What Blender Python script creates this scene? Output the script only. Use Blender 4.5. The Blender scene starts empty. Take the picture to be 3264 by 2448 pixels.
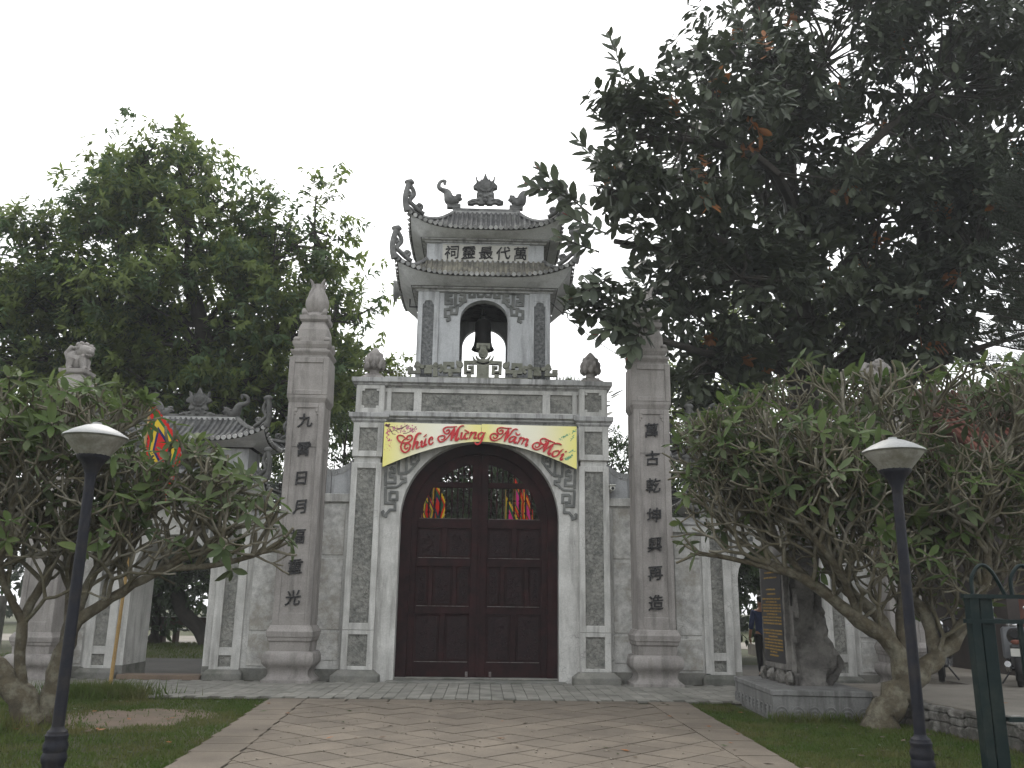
import bpy, math, random
from mathutils import Vector, Matrix
R = math.radians
S = bpy.context.scene
COL = S.collection
random.seed(11)

# ---------------------------------------------------------------- camera
CAM = Vector((0.144, -17.84, 1.55))
cd = bpy.data.cameras.new('camera'); cam = bpy.data.objects.new('camera', cd); COL.objects.link(cam)
cd.sensor_fit = 'HORIZONTAL'; cd.sensor_width = 36; cd.lens = 36 * 2790 / 3264
cd.clip_end = 3000
_p, _r, _y = R(14.0), R(0.756), R(1.655)
_f = Vector((math.sin(_y) * math.cos(_p), math.cos(_y) * math.cos(_p), math.sin(_p)))
_x = Vector((math.cos(_y), -math.sin(_y), 0)); _u = _x.cross(_f)
_x2 = _x * math.cos(_r) + _u * math.sin(_r); _u2 = -_x * math.sin(_r) + _u * math.cos(_r)
_m = Matrix((_x2, _u2, -_f)).transposed().to_4x4(); _m.translation = CAM
cam.matrix_world = _m
S.camera = cam
# ---------------------------------------------------------------- sky, sun, exposure
SUN_EL, SUN_AZ = R(52), R(-14)          # azimuth measured from +Y (behind the gate) towards +X
w = bpy.data.worlds.new('World'); S.world = w; w.use_nodes = True
nt = w.node_tree; nt.nodes.clear()
sky = nt.nodes.new('ShaderNodeTexSky'); sky.sky_type = 'NISHITA'; sky.sun_disc = False
sky.sun_elevation = SUN_EL; sky.sun_rotation = SUN_AZ
sky.air_density = 1.6; sky.dust_density = 6.0; sky.ozone_density = 1.0
hs = nt.nodes.new('ShaderNodeHueSaturation'); hs.inputs['Saturation'].default_value = 0.22
bg = nt.nodes.new('ShaderNodeBackground'); bg.inputs['Strength'].default_value = 0.15
wo = nt.nodes.new('ShaderNodeOutputWorld')
mx = nt.nodes.new('ShaderNodeMix'); mx.data_type = 'RGBA'; mx.inputs[0].default_value = .68; mx.inputs[7].default_value = (6.6, 6.75, 6.9, 1)   # even overcast layer under the clear-sky gradient
nt.links.new(sky.outputs[0], hs.inputs['Color']); nt.links.new(hs.outputs[0], mx.inputs[6]); nt.links.new(mx.outputs[2], bg.inputs['Color'])
nt.links.new(bg.outputs[0], wo.inputs['Surface'])
sl = bpy.data.lights.new('sun', 'SUN'); sl.energy = 0.7; sl.angle = R(22); sl.color = (1, .95, .87)
so = bpy.data.objects.new('sun', sl); COL.objects.link(so)
_sd = Vector((math.sin(SUN_AZ) * math.cos(SUN_EL), math.cos(SUN_AZ) * math.cos(SUN_EL), math.sin(SUN_EL)))
so.rotation_euler = _sd.to_track_quat('Z', 'Y').to_euler(); so.location = (-6, 20, 30)
S.view_settings.view_transform = 'Standard'; S.view_settings.look = 'None'
S.view_settings.exposure = 1.02; S.view_settings.gamma = 1.0; S.view_settings.use_curve_mapping = False

GLARE_HAZE = .0010
# ---------------------------------------------------------------- materials
def ramp(nt, fac, stops):
    n = nt.nodes.new('ShaderNodeValToRGB'); e = n.color_ramp.elements
    while len(e) < len(stops): e.new(.5)
    for i, (p, c) in enumerate(stops):
        e[i].position = p; e[i].color = (*c, 1) if len(c) == 3 else c
    nt.links.new(fac, n.inputs[0]); return n.outputs[0]
def pm(name, c1, c2, s1=3.0, rough=.85, bump=.0, bscale=30., stain=None, stain_amt=.6, stain_scale=1.2, streak=False,
       speck=None, speck_scale=120., crack=None, crack_scale=2.5, crack_w=.018, crack_gate=.5, cells=0, rnd=0., spec=.3, metal=0., transl=0., fine=.12):
    m = bpy.data.materials.new(name); m.use_nodes = True; nt = m.node_tree; N = nt.nodes; L = nt.links
    b = N['Principled BSDF']; b.inputs['Roughness'].default_value = rough; b.inputs['Metallic'].default_value = metal
    b.inputs['Specular IOR Level'].default_value = spec
    g = N.new('ShaderNodeNewGeometry'); pos = g.outputs['Position']
    def noise(sc, det=5., vec=pos, ro=.6):
        n = N.new('ShaderNodeTexNoise'); n.inputs['Scale'].default_value = sc; n.inputs['Detail'].default_value = det
        n.inputs['Roughness'].default_value = ro; L.new(vec, n.inputs['Vector']); return n.outputs['Fac']
    def mix(a, bb, fac, mode='MIX'):
        n = N.new('ShaderNodeMix'); n.data_type = 'RGBA'; n.blend_type = mode
        for i, v in ((6, a), (7, bb)):
            if isinstance(v, tuple): n.inputs[i].default_value = (*v, 1)
            else: L.new(v, n.inputs[i])
        if isinstance(fac, float): n.inputs[0].default_value = fac
        else: L.new(fac, n.inputs[0])
        return n.outputs[2]
    col = mix(c1, c2, ramp(nt, noise(s1), [(.35, (0, 0, 0)), (.68, (1, 1, 1))]))
    if fine:
        col = mix(col, ramp(nt, noise(45., 3.), [(.2, (1 - fine * 2,) * 3), (.8, (1 + fine,) * 3)]), 1., 'MULTIPLY')
    if stain:
        if streak:
            mp = N.new('ShaderNodeVectorMath'); mp.operation = 'MULTIPLY'; mp.inputs[1].default_value = (5.5, 5.5, .7)
            L.new(pos, mp.inputs[0]); f = noise(stain_scale, 6., mp.outputs[0], .65)
        else: f = noise(stain_scale, 7., pos, .68)
        col = mix(col, stain, ramp(nt, f, [(.47, (0, 0, 0)), (.64, (stain_amt,) * 3)]))
    if speck:
        col = mix(col, speck, ramp(nt, noise(speck_scale, 2.), [(.55, (0, 0, 0)), (.68, (.6, .6, .6))]))
    if crack:
        v = N.new('ShaderNodeTexVoronoi'); v.feature = 'DISTANCE_TO_EDGE'; v.inputs['Scale'].default_value = crack_scale
        ad = N.new('ShaderNodeVectorMath'); ad.operation = 'ADD'; nn = N.new('ShaderNodeTexNoise'); nn.inputs['Scale'].default_value = 3.
        L.new(pos, nn.inputs['Vector']); L.new(pos, ad.inputs[0]); L.new(nn.outputs['Color'], ad.inputs[1]); L.new(ad.outputs[0], v.inputs['Vector'])
        f1 = ramp(nt, v.outputs['Distance'], [(.0, (1, 1, 1)), (crack_w, (0, 0, 0))])
        mm = N.new('ShaderNodeMath'); mm.operation = 'MULTIPLY'; L.new(f1, mm.inputs[0])
        L.new(ramp(nt, noise(.9, 2.), [(crack_gate, (0, 0, 0)), (crack_gate + .1, (.8, .8, .8))]), mm.inputs[1])
        col = mix(col, crack, mm.outputs[0])
    if rnd:
        oi = N.new('ShaderNodeObjectInfo')
        col = mix(col, ramp(nt, oi.outputs['Random'], [(0., (1 - rnd,) * 3), (1., (1 + rnd,) * 3)]), 1., 'MULTIPLY')
    L.new(col, b.inputs['Base Color'])
    if bump:
        bn = N.new('ShaderNodeBump'); bn.inputs['Strength'].default_value = bump; bn.inputs['Distance'].default_value = .02
        if cells:
            v = N.new('ShaderNodeTexVoronoi'); v.inputs['Scale'].default_value = cells; L.new(pos, v.inputs['Vector'])
            md = N.new('ShaderNodeMath'); md.operation = 'ADD'; L.new(v.outputs['Distance'], md.inputs[0]); L.new(noise(bscale), md.inputs[1])
            L.new(md.outputs[0], bn.inputs['Height'])
        else: L.new(noise(bscale, 6.), bn.inputs['Height'])
        L.new(bn.outputs[0], b.inputs['Normal'])
    if transl:
        t = N.new('ShaderNodeBsdfTranslucent'); L.new(col, t.inputs[0]); ms = N.new('ShaderNodeMixShader'); ms.inputs[0].default_value = transl
        L.new(b.outputs[0], ms.inputs[1]); L.new(t.outputs[0], ms.inputs[2])
        L.new(ms.outputs[0], N['Material Output'].inputs['Surface'])
    return m
M = {}
M['white'] = pm('limewash', (.58, .575, .55), (.42, .415, .395), 2.2, bump=.2, bscale=18, stain=(.22, .215, .20), stain_amt=.62, stain_scale=1.0, streak=True, crack=(.2, .2, .19))
M['patchy'] = pm('mottled_limewash', (.58, .575, .55), (.33, .325, .31), 7., bump=.25, bscale=14, stain=(.24, .22, .18), stain_amt=.7, stain_scale=2.0, crack=(.2, .19, .17), crack_scale=3.)
M['cement'] = pm('pale_cement', (.50, .51, .52), (.41, .42, .43), 1.8, bump=.1, bscale=20, stain=(.15, .15, .15), stain_amt=.6, stain_scale=1.0, streak=True)
M['soffit'] = pm('soffit_plaster', (.64, .645, .65), (.53, .535, .54), 1.6, bump=.15, bscale=16, stain=(.22, .22, .22), stain_amt=.5, stain_scale=1.8)
M['grime'] = pm('grimy_cement', (.44, .44, .435), (.31, .31, .305), 2.2, bump=.25, bscale=16, stain=(.12, .12, .115), stain_amt=.75, stain_scale=1.3, streak=True)
M['basegrey'] = pm('plinth_cement', (.23, .225, .20), (.15, .15, .14), 2.5, bump=.3, bscale=14, stain=(.07, .075, .06), stain_amt=.7, stain_scale=1.8)
M['rough'] = pm('roughcast_stucco', (.26, .258, .235), (.115, .117, .11), 11., bump=1., bscale=26, cells=13, stain=(.28, .275, .25), stain_amt=.7, stain_scale=1.5, crack=(.07, .07, .06), crack_scale=6., crack_w=.05, crack_gate=.36)
M['rough2'] = pm('dark_roughcast', (.19, .195, .195), (.075, .078, .08), 14., bump=1., bscale=26, cells=15)
M['granite'] = pm('weathered_granite', (.315, .295, .278), (.235, .22, .208), 2.6, bump=.3, bscale=60, stain=(.095, .088, .082), stain_amt=.6, stain_scale=.8, streak=True, speck=(.36, .33, .30))
M['tile'] = pm('roof_tile', (.085, .085, .085), (.045, .046, .048), 5., bump=.3, bscale=40, stain=(.15, .15, .14), stain_amt=.7, stain_scale=3., rnd=.35)
M['tile_y'] = pm('lichen_tile', (.15, .143, .12), (.07, .068, .062), 6., bump=.3, bscale=40, stain=(.24, .225, .175), stain_amt=.7, stain_scale=2.5, rnd=.3)
M['tileend'] = pm('tile_end', (.42, .42, .41), (.22, .22, .22), 4., bump=.2, bscale=60, rnd=.45)
M['orn'] = pm('carved_stone', (.20, .20, .195), (.115, .115, .115), 5., bump=.4, bscale=35, stain=(.07, .07, .068), stain_amt=.7, stain_scale=2.5)
M['relief'] = pm('relief_stucco', (.165, .17, .165), (.10, .105, .10), 5., bump=.25, bscale=40, stain=(.24, .24, .22), stain_amt=.5, stain_scale=3.)
M['ornd'] = pm('dark_carved_stone', (.11, .11, .105), (.06, .06, .058), 5., bump=.4, bscale=35, stain=(.19, .19, .18), stain_amt=.5, stain_scale=4.)
M['mossy'] = pm('mossy_stucco', (.24, .24, .20), (.15, .155, .12), 4., bump=.3, bscale=40, stain=(.08, .08, .07), stain_amt=.7, stain_scale=2.4)
M['wood'] = pm('maroon_door_wood', (.020, .0072, .0080), (.011, .0045, .0052), 4., rough=.7, bump=.25, bscale=50, stain=(.036, .011, .011), stain_amt=.7, stain_scale=2.2, spec=.12)
M['carve'] = pm('carved_door_panel', (.020, .0072, .008), (.010, .0044, .0052), 8., rough=.65, bump=1., bscale=22, spec=.2)
M['worn'] = pm('worn_door_edge', (.16, .145, .14), (.05, .03, .03), 9., rough=.7)
M['ink'] = pm('black_lettering', (.018, .018, .02), (.035, .034, .034), 12., rough=.7)
M['plaque'] = pm('pale_plaque', (.58, .57, .53), (.50, .49, .45), 3., stain=(.38, .36, .32), stain_amt=.5)
M['red'] = pm('red_letter_foam', (.50, .030, .035), (.42, .022, .03), 6., rough=.5, fine=0)
M['darkmetal'] = pm('dark_metal', (.025, .026, .03), (.018, .018, .02), 8., rough=.5, spec=.4)
M['navy'] = pm('navy_lamp_paint', (.008, .009, .015), (.014, .015, .022), 7., rough=.6, bump=.25, bscale=70, spec=.22, stain=(.03, .026, .022), stain_amt=.5, stain_scale=5.)
M['lampwhite'] = pm('lamp_hood_white', (.30, .305, .305), (.24, .245, .24), 5., rough=.5, stain=(.3, .29, .26), stain_amt=.5, stain_scale=4.)
M['lampbowl'] = pm('lamp_diffuser', (.42, .41, .37), (.33, .32, .28), 5., rough=.4, stain=(.2, .19, .15), stain_amt=.7, stain_scale=5., transl=.35)
M['bronze'] = pm('bell_bronze', (.03, .028, .028), (.02, .02, .02), 5., rough=.6, metal=.3)
M['horn'] = pm('grey_horn_speaker', (.36, .37, .37), (.28, .28, .27), 4., rough=.5)
M['soil'] = pm('bare_soil', (.135, .098, .073), (.095, .07, .052), 4., bump=.5, bscale=30, stain=(.06, .06, .03), stain_amt=.7, stain_scale=2.2)
M['turf'] = pm('turf_ground', (.030, .042, .012), (.05, .055, .02), 3., bump=.6, bscale=45, stain=(.085, .07, .04), stain_amt=.6, stain_scale=1.1)
M['grass'] = pm('grass_blades', (.062, .105, .020), (.09, .115, .03), 1.3, rough=.8, spec=.15, stain=(.15, .125, .06), stain_amt=.6, stain_scale=1.0, transl=.3)
M['pave'] = pm('grey_paver', (.25, .242, .215), (.185, .18, .16), 3., bump=.25, bscale=30, stain=(.10, .10, .085), stain_amt=.6, stain_scale=1.6, rnd=.14)
M['joint'] = pm('joint_dirt', (.040, .034, .024), (.03, .032, .016), 5., bump=.5, bscale=30)
M['tilepath'] = pm('brown_paving_slab', (.155, .130, .102), (.118, .100, .079), 1.6, bump=.25, bscale=24, stain=(.082, .068, .054), stain_amt=.65, stain_scale=1.1, speck=(.18, .15, .118), speck_scale=60, rnd=.12)
M['court'] = pm('shaded_court_cement', (.085, .08, .072), (.06, .057, .052), 1.4, bump=.3, bscale=20, stain=(.035, .035, .03), stain_amt=.6, stain_scale=.8)  # tree shade over the court is put into this darker base colour
M['step'] = pm('worn_step', (.20, .15, .11), (.15, .115, .09), 3., bump=.3, bscale=20)
M['concrete'] = pm('yard_concrete', (.24, .22, .19), (.19, .175, .15), 1.2, bump=.3, bscale=20, stain=(.10, .09, .075), stain_amt=.6, stain_scale=1.)
M['rubble'] = pm('mossy_rubble', (.11, .10, .09), (.05, .05, .042), 7., bump=.9, bscale=14, stain=(.30, .29, .27), stain_amt=.7, stain_scale=4.5, rnd=.2)
M['plinthgrey'] = pm('stele_plinth', (.19, .19, .185), (.13, .13, .125), 2., bump=.3, bscale=25, stain=(.075, .075, .07), stain_amt=.7, stain_scale=1.5, streak=True)
M['rock'] = pm('stele_rock', (.14, .132, .122), (.06, .057, .054), 5., bump=1., bscale=11, stain=(.24, .23, .21), stain_amt=.6, stain_scale=2.6)
M['slate'] = pm('black_tablet', (.018, .018, .020), (.026, .026, .028), 3., rough=.35, fine=.05)
M['gold'] = pm('gilt_lettering', (.34, .22, .06), (.25, .16, .045), 8., rough=.5)
M['bark'] = pm('frangipani_bark', (.100, .084, .054), (.055, .046, .031), 7., bump=1., bscale=22, stain=(.22, .21, .16), stain_amt=.55, stain_scale=5.)
M['twig'] = pm('frangipani_twig', (.140, .124, .082), (.080, .072, .047), 4., bump=.3, bscale=40, stain=(.27, .255, .215), stain_amt=.6, stain_scale=3.)
M['darkbark'] = pm('dark_bark', (.05, .044, .036), (.03, .027, .023), 5., bump=.8, bscale=14)
M['fleaf'] = pm('frangipani_leaf', (.072, .118, .032), (.10, .14, .05), 1.8, rough=.6, transl=.45, spec=.18, stain=(.14, .15, .05), stain_amt=.4, stain_scale=2., rnd=.25, fine=0)
M['fleaf2'] = pm('frangipani_leaf_dull', (.105, .128, .062), (.07, .105, .045), 1.8, rough=.65, transl=.3, spec=.18, rnd=.25, fine=0)
M['rleaf'] = pm('rubber_leaf', (.046, .060, .034), (.066, .080, .046), 1.6, rough=.5, transl=.16, spec=.35, rnd=.25, fine=0)
M['rleaf2'] = pm('rubber_leaf_pale', (.055, .07, .048), (.07, .085, .06), .9, rough=.45, transl=.16, spec=.4, rnd=.2, fine=0)
M['rorange'] = pm('rubber_leaf_withered', (.32, .13, .04), (.22, .09, .03), 3., rough=.5, transl=.3, fine=0)
M['rred'] = pm('rubber_sheath_red', (.30, .05, .04), (.22, .06, .04), 3., rough=.5, transl=.2, fine=0)
M['tleaf'] = pm('tree_leaf', (.13, .178, .046), (.155, .195, .058), .55, rough=.6, transl=.56, spec=.25, fine=0)
M['tleaf2'] = pm('tree_leaf_dark', (.062, .105, .040), (.080, .122, .05), .55, rough=.6, transl=.4, spec=.25, fine=0)
M['dleaf'] = pm('courtyard_leaf', (.026, .045, .020), (.045, .062, .026), .5, rough=.6, transl=.2, fine=0)
M['ygreen'] = pm('bright_leaf', (.09, .13, .025), (.13, .15, .04), .8, rough=.5, transl=.5, fine=0)
M['needle'] = pm('conifer_needle', (.022, .032, .020), (.034, .044, .026), 1.2, rough=.7, fine=0)
M['bamboo'] = pm('bamboo', (.36, .24, .09), (.28, .18, .07), 5., rough=.5)
M['fred'] = pm('flag_red', (.55, .018, .012), (.48, .015, .012), 5., rough=.7, transl=.4, fine=0)
M['fyel'] = pm('flag_yellow', (.65, .46, .03), (.58, .4, .03), 5., rough=.7, transl=.4, fine=0)
M['fblue'] = pm('flag_blue', (.012, .02, .11), (.015, .022, .09), 5., rough=.7, transl=.3, fine=0)
M['fgrn'] = pm('flag_green', (.015, .12, .04), (.015, .10, .035), 5., rough=.7, transl=.3, fine=0)
M['fpink'] = pm('flag_pink', (.55, .03, .22), (.5, .03, .2), 5., rough=.7, transl=.4, fine=0)
M['forange'] = pm('flag_orange', (.62, .16, .015), (.56, .14, .015), 5., rough=.7, transl=.4, fine=0)
M['gfence'] = pm('green_fence_paint', (.006, .014, .0145), (.009, .018, .018), 5., rough=.5, stain=(.03, .036, .03), stain_amt=.5, stain_scale=4., spec=.12)
M['brick'] = pm('old_brick', (.13, .052, .036), (.085, .038, .028), 4., bump=.4, bscale=30, rnd=.25)
M['redroof'] = pm('red_roof_tile', (.17, .065, .045), (.10, .042, .032), 4., bump=.3, bscale=30, rnd=.25)
M['darkwall'] = pm('dark_shed_wall', (.055, .045, .04), (.035, .03, .028), 2.)
M['cctv'] = pm('cctv_white', (.62, .62, .58), (.55, .55, .5), 6., rough=.4, fine=0)
M['black'] = pm('black_plastic', (.012, .012, .013), (.018, .018, .018), 6., rough=.4, fine=0)
M['chrome'] = pm('bright_metal', (.6, .6, .6), (.5, .5, .5), 6., rough=.25, metal=.9, fine=0)
M['silver'] = pm('silver_fairing', (.16, .165, .17), (.12, .125, .13), 6., rough=.35, fine=0)
M['shirt'] = pm('blue_shirt', (.035, .055, .13), (.028, .042, .10), 9., rough=.8, fine=0)
M['trouser'] = pm('black_trousers', (.014, .014, .016), (.02, .02, .022), 9., rough=.8, fine=0)
M['skin'] = pm('skin', (.36, .2, .13), (.32, .17, .11), 9., rough=.55, fine=0)
M['hair'] = pm('hair', (.010, .009, .008), (.014, .012, .011), 9., rough=.6, fine=0)
M['benchwood'] = pm('bench_wood', (.10, .065, .045), (.07, .045, .032), 4., rough=.7)
M['benchtop'] = pm('bench_marble', (.5, .5, .48), (.42, .42, .4), 4., rough=.5)
M['pebble'] = pm('pale_chip', (.26, .23, .19), (.14, .12, .09), 9., rnd=.3)

# ---------------------------------------------------------------- mesh helpers
class MB:
    def __init__(s): s.v = []; s.f = []; s.m = []
    def add(s, vs, fs, mi=0):
        o = len(s.v); s.v += [tuple(p) for p in vs]; s.f += [tuple(i + o for i in f) for f in fs]; s.m += [mi] * len(fs); return s
    def box(s, x0, x1, y0, y1, z0, z1, mi=0):
        return s.add([(x0, y0, z0), (x1, y0, z0), (x1, y1, z0), (x0, y1, z0), (x0, y0, z1), (x1, y0, z1), (x1, y1, z1), (x0, y1, z1)],
                     [(0, 3, 2, 1), (4, 5, 6, 7), (0, 1, 5, 4), (1, 2, 6, 5), (2, 3, 7, 6), (3, 0, 4, 7)], mi)
    def sq(s, prof, cx, cy, mi=0, ry=None):       # square-section stack: [(half width, z)]
        vs = []; n = len(prof)
        for h, z in prof:
            hy = h if ry is None else h + ry
            vs += [(cx - h, cy - hy, z), (cx + h, cy - hy, z), (cx + h, cy + hy, z), (cx - h, cy + hy, z)]
        fs = [(3, 2, 1, 0), tuple(4 * (n - 1) + i for i in range(4))]
        for k in range(n - 1):
            for i in range(4):
                j = (i + 1) % 4; fs.append((4 * k + i, 4 * k + j, 4 * k + 4 + j, 4 * k + 4 + i))
        return s.add(vs, fs, mi)
    def lathe(s, prof, c, n=16, axis='z', mi=0, wob=0.):
        vs = []
        for r, z in prof:
            for i in range(n):
                a = 2 * math.pi * i / n; rr = r * (1 + wob * math.sin(3 * a + z * 9))
                p = (rr * math.cos(a), rr * math.sin(a), z)
                if axis == 'x': p = (z, p[0], p[1])
                if axis == 'y': p = (p[0], z, p[1])
                vs.append((c[0] + p[0], c[1] + p[1], c[2] + p[2]))
        fs = [tuple(range(n))[::-1], tuple((len(prof) - 1) * n + i for i in range(n))]
        for k in range(len(prof) - 1):
            for i in range(n):
                j = (i + 1) % n; fs.append((k * n + i, k * n + j, k * n + n + j, k * n + n + i))
        return s.add(vs, fs, mi)
    def prism(s, poly, y0, y1, mi=0):             # polygon in XZ, extruded along Y
        n = len(poly); vs = [(x, y0, z) for x, z in poly] + [(x, y1, z) for x, z in poly]
        fs = [tuple(range(n)), tuple(range(2 * n - 1, n - 1, -1))]
        for i in range(n): j = (i + 1) % n; fs.append((j, i, n + i, n + j))
        return s.add(vs, fs, mi)
    def slab(s, poly, z0, z1, mi=0):              # polygon in XY, extruded along Z
        n = len(poly); vs = [(x, y, z0) for x, y in poly] + [(x, y, z1) for x, y in poly]
        fs = [tuple(range(n - 1, -1, -1)), tuple(range(n, 2 * n))]
        for i in range(n): j = (i + 1) % n; fs.append((i, j, n + j, n + i))
        return s.add(vs, fs, mi)
    def mould(s, prof, x0, x1, mi=0):             # profile in YZ, extruded along X
        n = len(prof); vs = [(x0, y, z) for y, z in prof] + [(x1, y, z) for y, z in prof]
        fs = [tuple(range(n)), tuple(range(2 * n - 1, n - 1, -1))]
        for i in range(n): j = (i + 1) % n; fs.append((j, i, n + i, n + j))
        return s.add(vs, fs, mi)
    def tube(s, pts, rad, n=6, mi=0, cap=True):
        pts = [Vector(p) for p in pts]; k = len(pts)
        if not isinstance(rad, (list, tuple)): rad = [rad] * k
        vs = []; prev = None
        for i, p in enumerate(pts):
            t = (pts[min(i + 1, k - 1)] - pts[max(i - 1, 0)])
            t = t.normalized() if t.length > 1e-9 else Vector((0, 0, 1))
            if prev is None:
                a = Vector((0, 0, 1)) if abs(t.z) < .9 else Vector((1, 0, 0)); u = t.cross(a).normalized()
            else:
                u = prev - t * prev.dot(t); u = u.normalized() if u.length > 1e-6 else t.orthogonal().normalized()
            prev = u; v = t.cross(u)
            for j in range(n):
                a = 2 * math.pi * j / n; vs.append(p + (u * math.cos(a) + v * math.sin(a)) * rad[i])
        fs = []
        for i in range(k - 1):
            for j in range(n):
                q = (j + 1) % n; fs.append((i * n + j, i * n + q, i * n + n + q, i * n + n + j))
        if cap: fs += [tuple(range(n))[::-1], tuple((k - 1) * n + j for j in range(n))]
        return s.add(vs, fs, mi)
    def ribbon(s, pts, wd, y0, y1, mi=0):         # flat strip in XZ with thickness along Y
        k = len(pts)
        if not isinstance(wd, (list, tuple)): wd = [wd] * k
        P = [Vector(p) for p in pts]; Lp = []; Rp = []
        for i in range(k):
            a = (P[i] - P[i - 1]).normalized() if i else None; b = (P[i + 1] - P[i]).normalized() if i < k - 1 else None
            if a is None: a = b
            if b is None: b = a
            t = a + b; t = t.normalized() if t.length > 1e-6 else a
            nrm = Vector((-t[1], t[0])); c = max(.55, nrm.dot(Vector((-a[1], a[0]))))
            h = wd[i] / 2 / c; Lp.append(P[i] + nrm * h); Rp.append(P[i] - nrm * h)
        vs = []
        for q in (Lp, Rp):
            for p in q: vs.append((p[0], y0, p[1]))
        for q in (Lp, Rp):
            for p in q: vs.append((p[0], y1, p[1]))
        fs = []
        for i in range(k - 1):
            fs += [(i, i + 1, k + i + 1, k + i), (2 * k + i, 3 * k + i, 3 * k + i + 1, 2 * k + i + 1),
                   (i, 2 * k + i, 2 * k + i + 1, i + 1), (k + i, k + i + 1, 3 * k + i + 1, 3 * k + i)]
        fs += [(0, k, 3 * k, 2 * k), (k - 1, 3 * k - 1, 4 * k - 1, 2 * k - 1)]
        return s.add(vs, fs, mi)
    def disc(s, c, r, y0, y1, n=14, mi=0):
        return s.prism([(c[0] + r * math.cos(2 * math.pi * i / n), c[1] + r * math.sin(2 * math.pi * i / n)) for i in range(n)], y0, y1, mi)
    def blob(s, c, r, n=8, mi=0, jit=.12, seed=0):
        rg = random.Random(seed); vs = []; m_ = n // 2 + 1
        for i in range(m_ + 1):
            th = math.pi * i / m_
            for j in range(n):
                ph = 2 * math.pi * j / n; k = 1 + rg.uniform(-jit, jit) if 0 < i < m_ else 1
                vs.append((c[0] + r[0] * k * math.sin(th) * math.cos(ph), c[1] + r[1] * k * math.sin(th) * math.sin(ph), c[2] + r[2] * k * math.cos(th)))
        fs = []
        for i in range(m_):
            for j in range(n):
                q = (j + 1) % n; fs.append((i * n + j, i * n + n + j, i * n + n + q, i * n + q))
        return s.add(vs, fs, mi)
    def xf(s, fn, start=0):
        for i in range(start, len(s.v)): s.v[i] = tuple(fn(s.v[i]))
        return s
    def mesh(s, name, mats, off=(0, 0, 0), smooth=None):
        me = bpy.data.meshes.new(name)
        me.from_pydata([(a - off[0], b - off[1], c - off[2]) for a, b, c in s.v], [], s.f)
        for m in (mats if isinstance(mats, (list, tuple)) else [mats]): me.materials.append(m)
        if any(s.m): me.polygons.foreach_set('material_index', s.m)
        if smooth is not None:
            me.polygons.foreach_set('use_smooth', [True] * len(s.f))
            if smooth < 180: me.set_sharp_from_angle(angle=R(smooth))
        me.update(); return me
ORG = {}
def put(name, me, parent=None, loc=None):
    o = bpy.data.objects.new(name, me); COL.objects.link(o)
    if parent is not None: o.parent = parent
    if loc is not None: o.location = loc
    return o
def tag(o, label=None, cat=None, group=None, kind=None):
    if label: o['label'] = label
    if cat: o['category'] = cat
    if group: o['group'] = group
    if kind: o['kind'] = kind
    return o
def thing(name, loc, label, cat, group=None):
    o = bpy.data.objects.new(name, None); COL.objects.link(o); o.location = loc; o.empty_display_size = .2
    ORG[o.name] = Vector(loc); return tag(o, label, cat, group)
def part(name, mb, mat, parent, smooth=None, bevel=0, label=None, kind=None, fixn=True):
    off = ORG.get(parent.name, Vector((0, 0, 0))) if parent else Vector((0, 0, 0))
    mats = [M[k] for k in mat] if isinstance(mat, (list, tuple)) else M[mat]
    me = mb.mesh(name, mats, off, smooth); o = put(name, me, parent); ORG[o.name] = off
    if bevel:
        b = o.modifiers.new('bevel', 'BEVEL'); b.width = bevel; b.segments = 1; b.limit_method = 'ANGLE'; b.angle_limit = R(40)
    if label: o['label'] = label
    if kind: o['kind'] = kind
    return o
def solo(name, mb, mat, label, cat, group=None, kind=None, smooth=None, base=None):
    b = base or (0, 0, 0)
    mats = [M[k] for k in mat] if isinstance(mat, (list, tuple)) else M[mat]
    o = put(name, mb.mesh(name, mats, b, smooth), None, b); ORG[o.name] = Vector(b)
    return tag(o, label, cat, group, kind)
def catmull(p, n=6):
    if len(p) < 3: return [tuple(q) for q in p]
    P = [Vector(q) for q in p]; out = []
    for i in range(len(P) - 1):
        a = P[i - 1] if i else P[0] * 2 - P[1]; b, c = P[i], P[i + 1]; d = P[i + 2] if i + 2 < len(P) else P[-1] * 2 - P[-2]
        for k in range(n):
            t = k / n
            out.append(tuple(.5 * ((2 * b) + (c - a) * t + (2 * a - 5 * b + 4 * c - d) * t * t + (3 * b - a - 3 * c + d) * t ** 3)))
    out.append(tuple(P[-1])); return out
def aff(k): return lambda x, y: (k[0][0] * x + k[0][1] * y + k[0][2], k[1][0] * x + k[1][1] * y + k[1][2])
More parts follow.
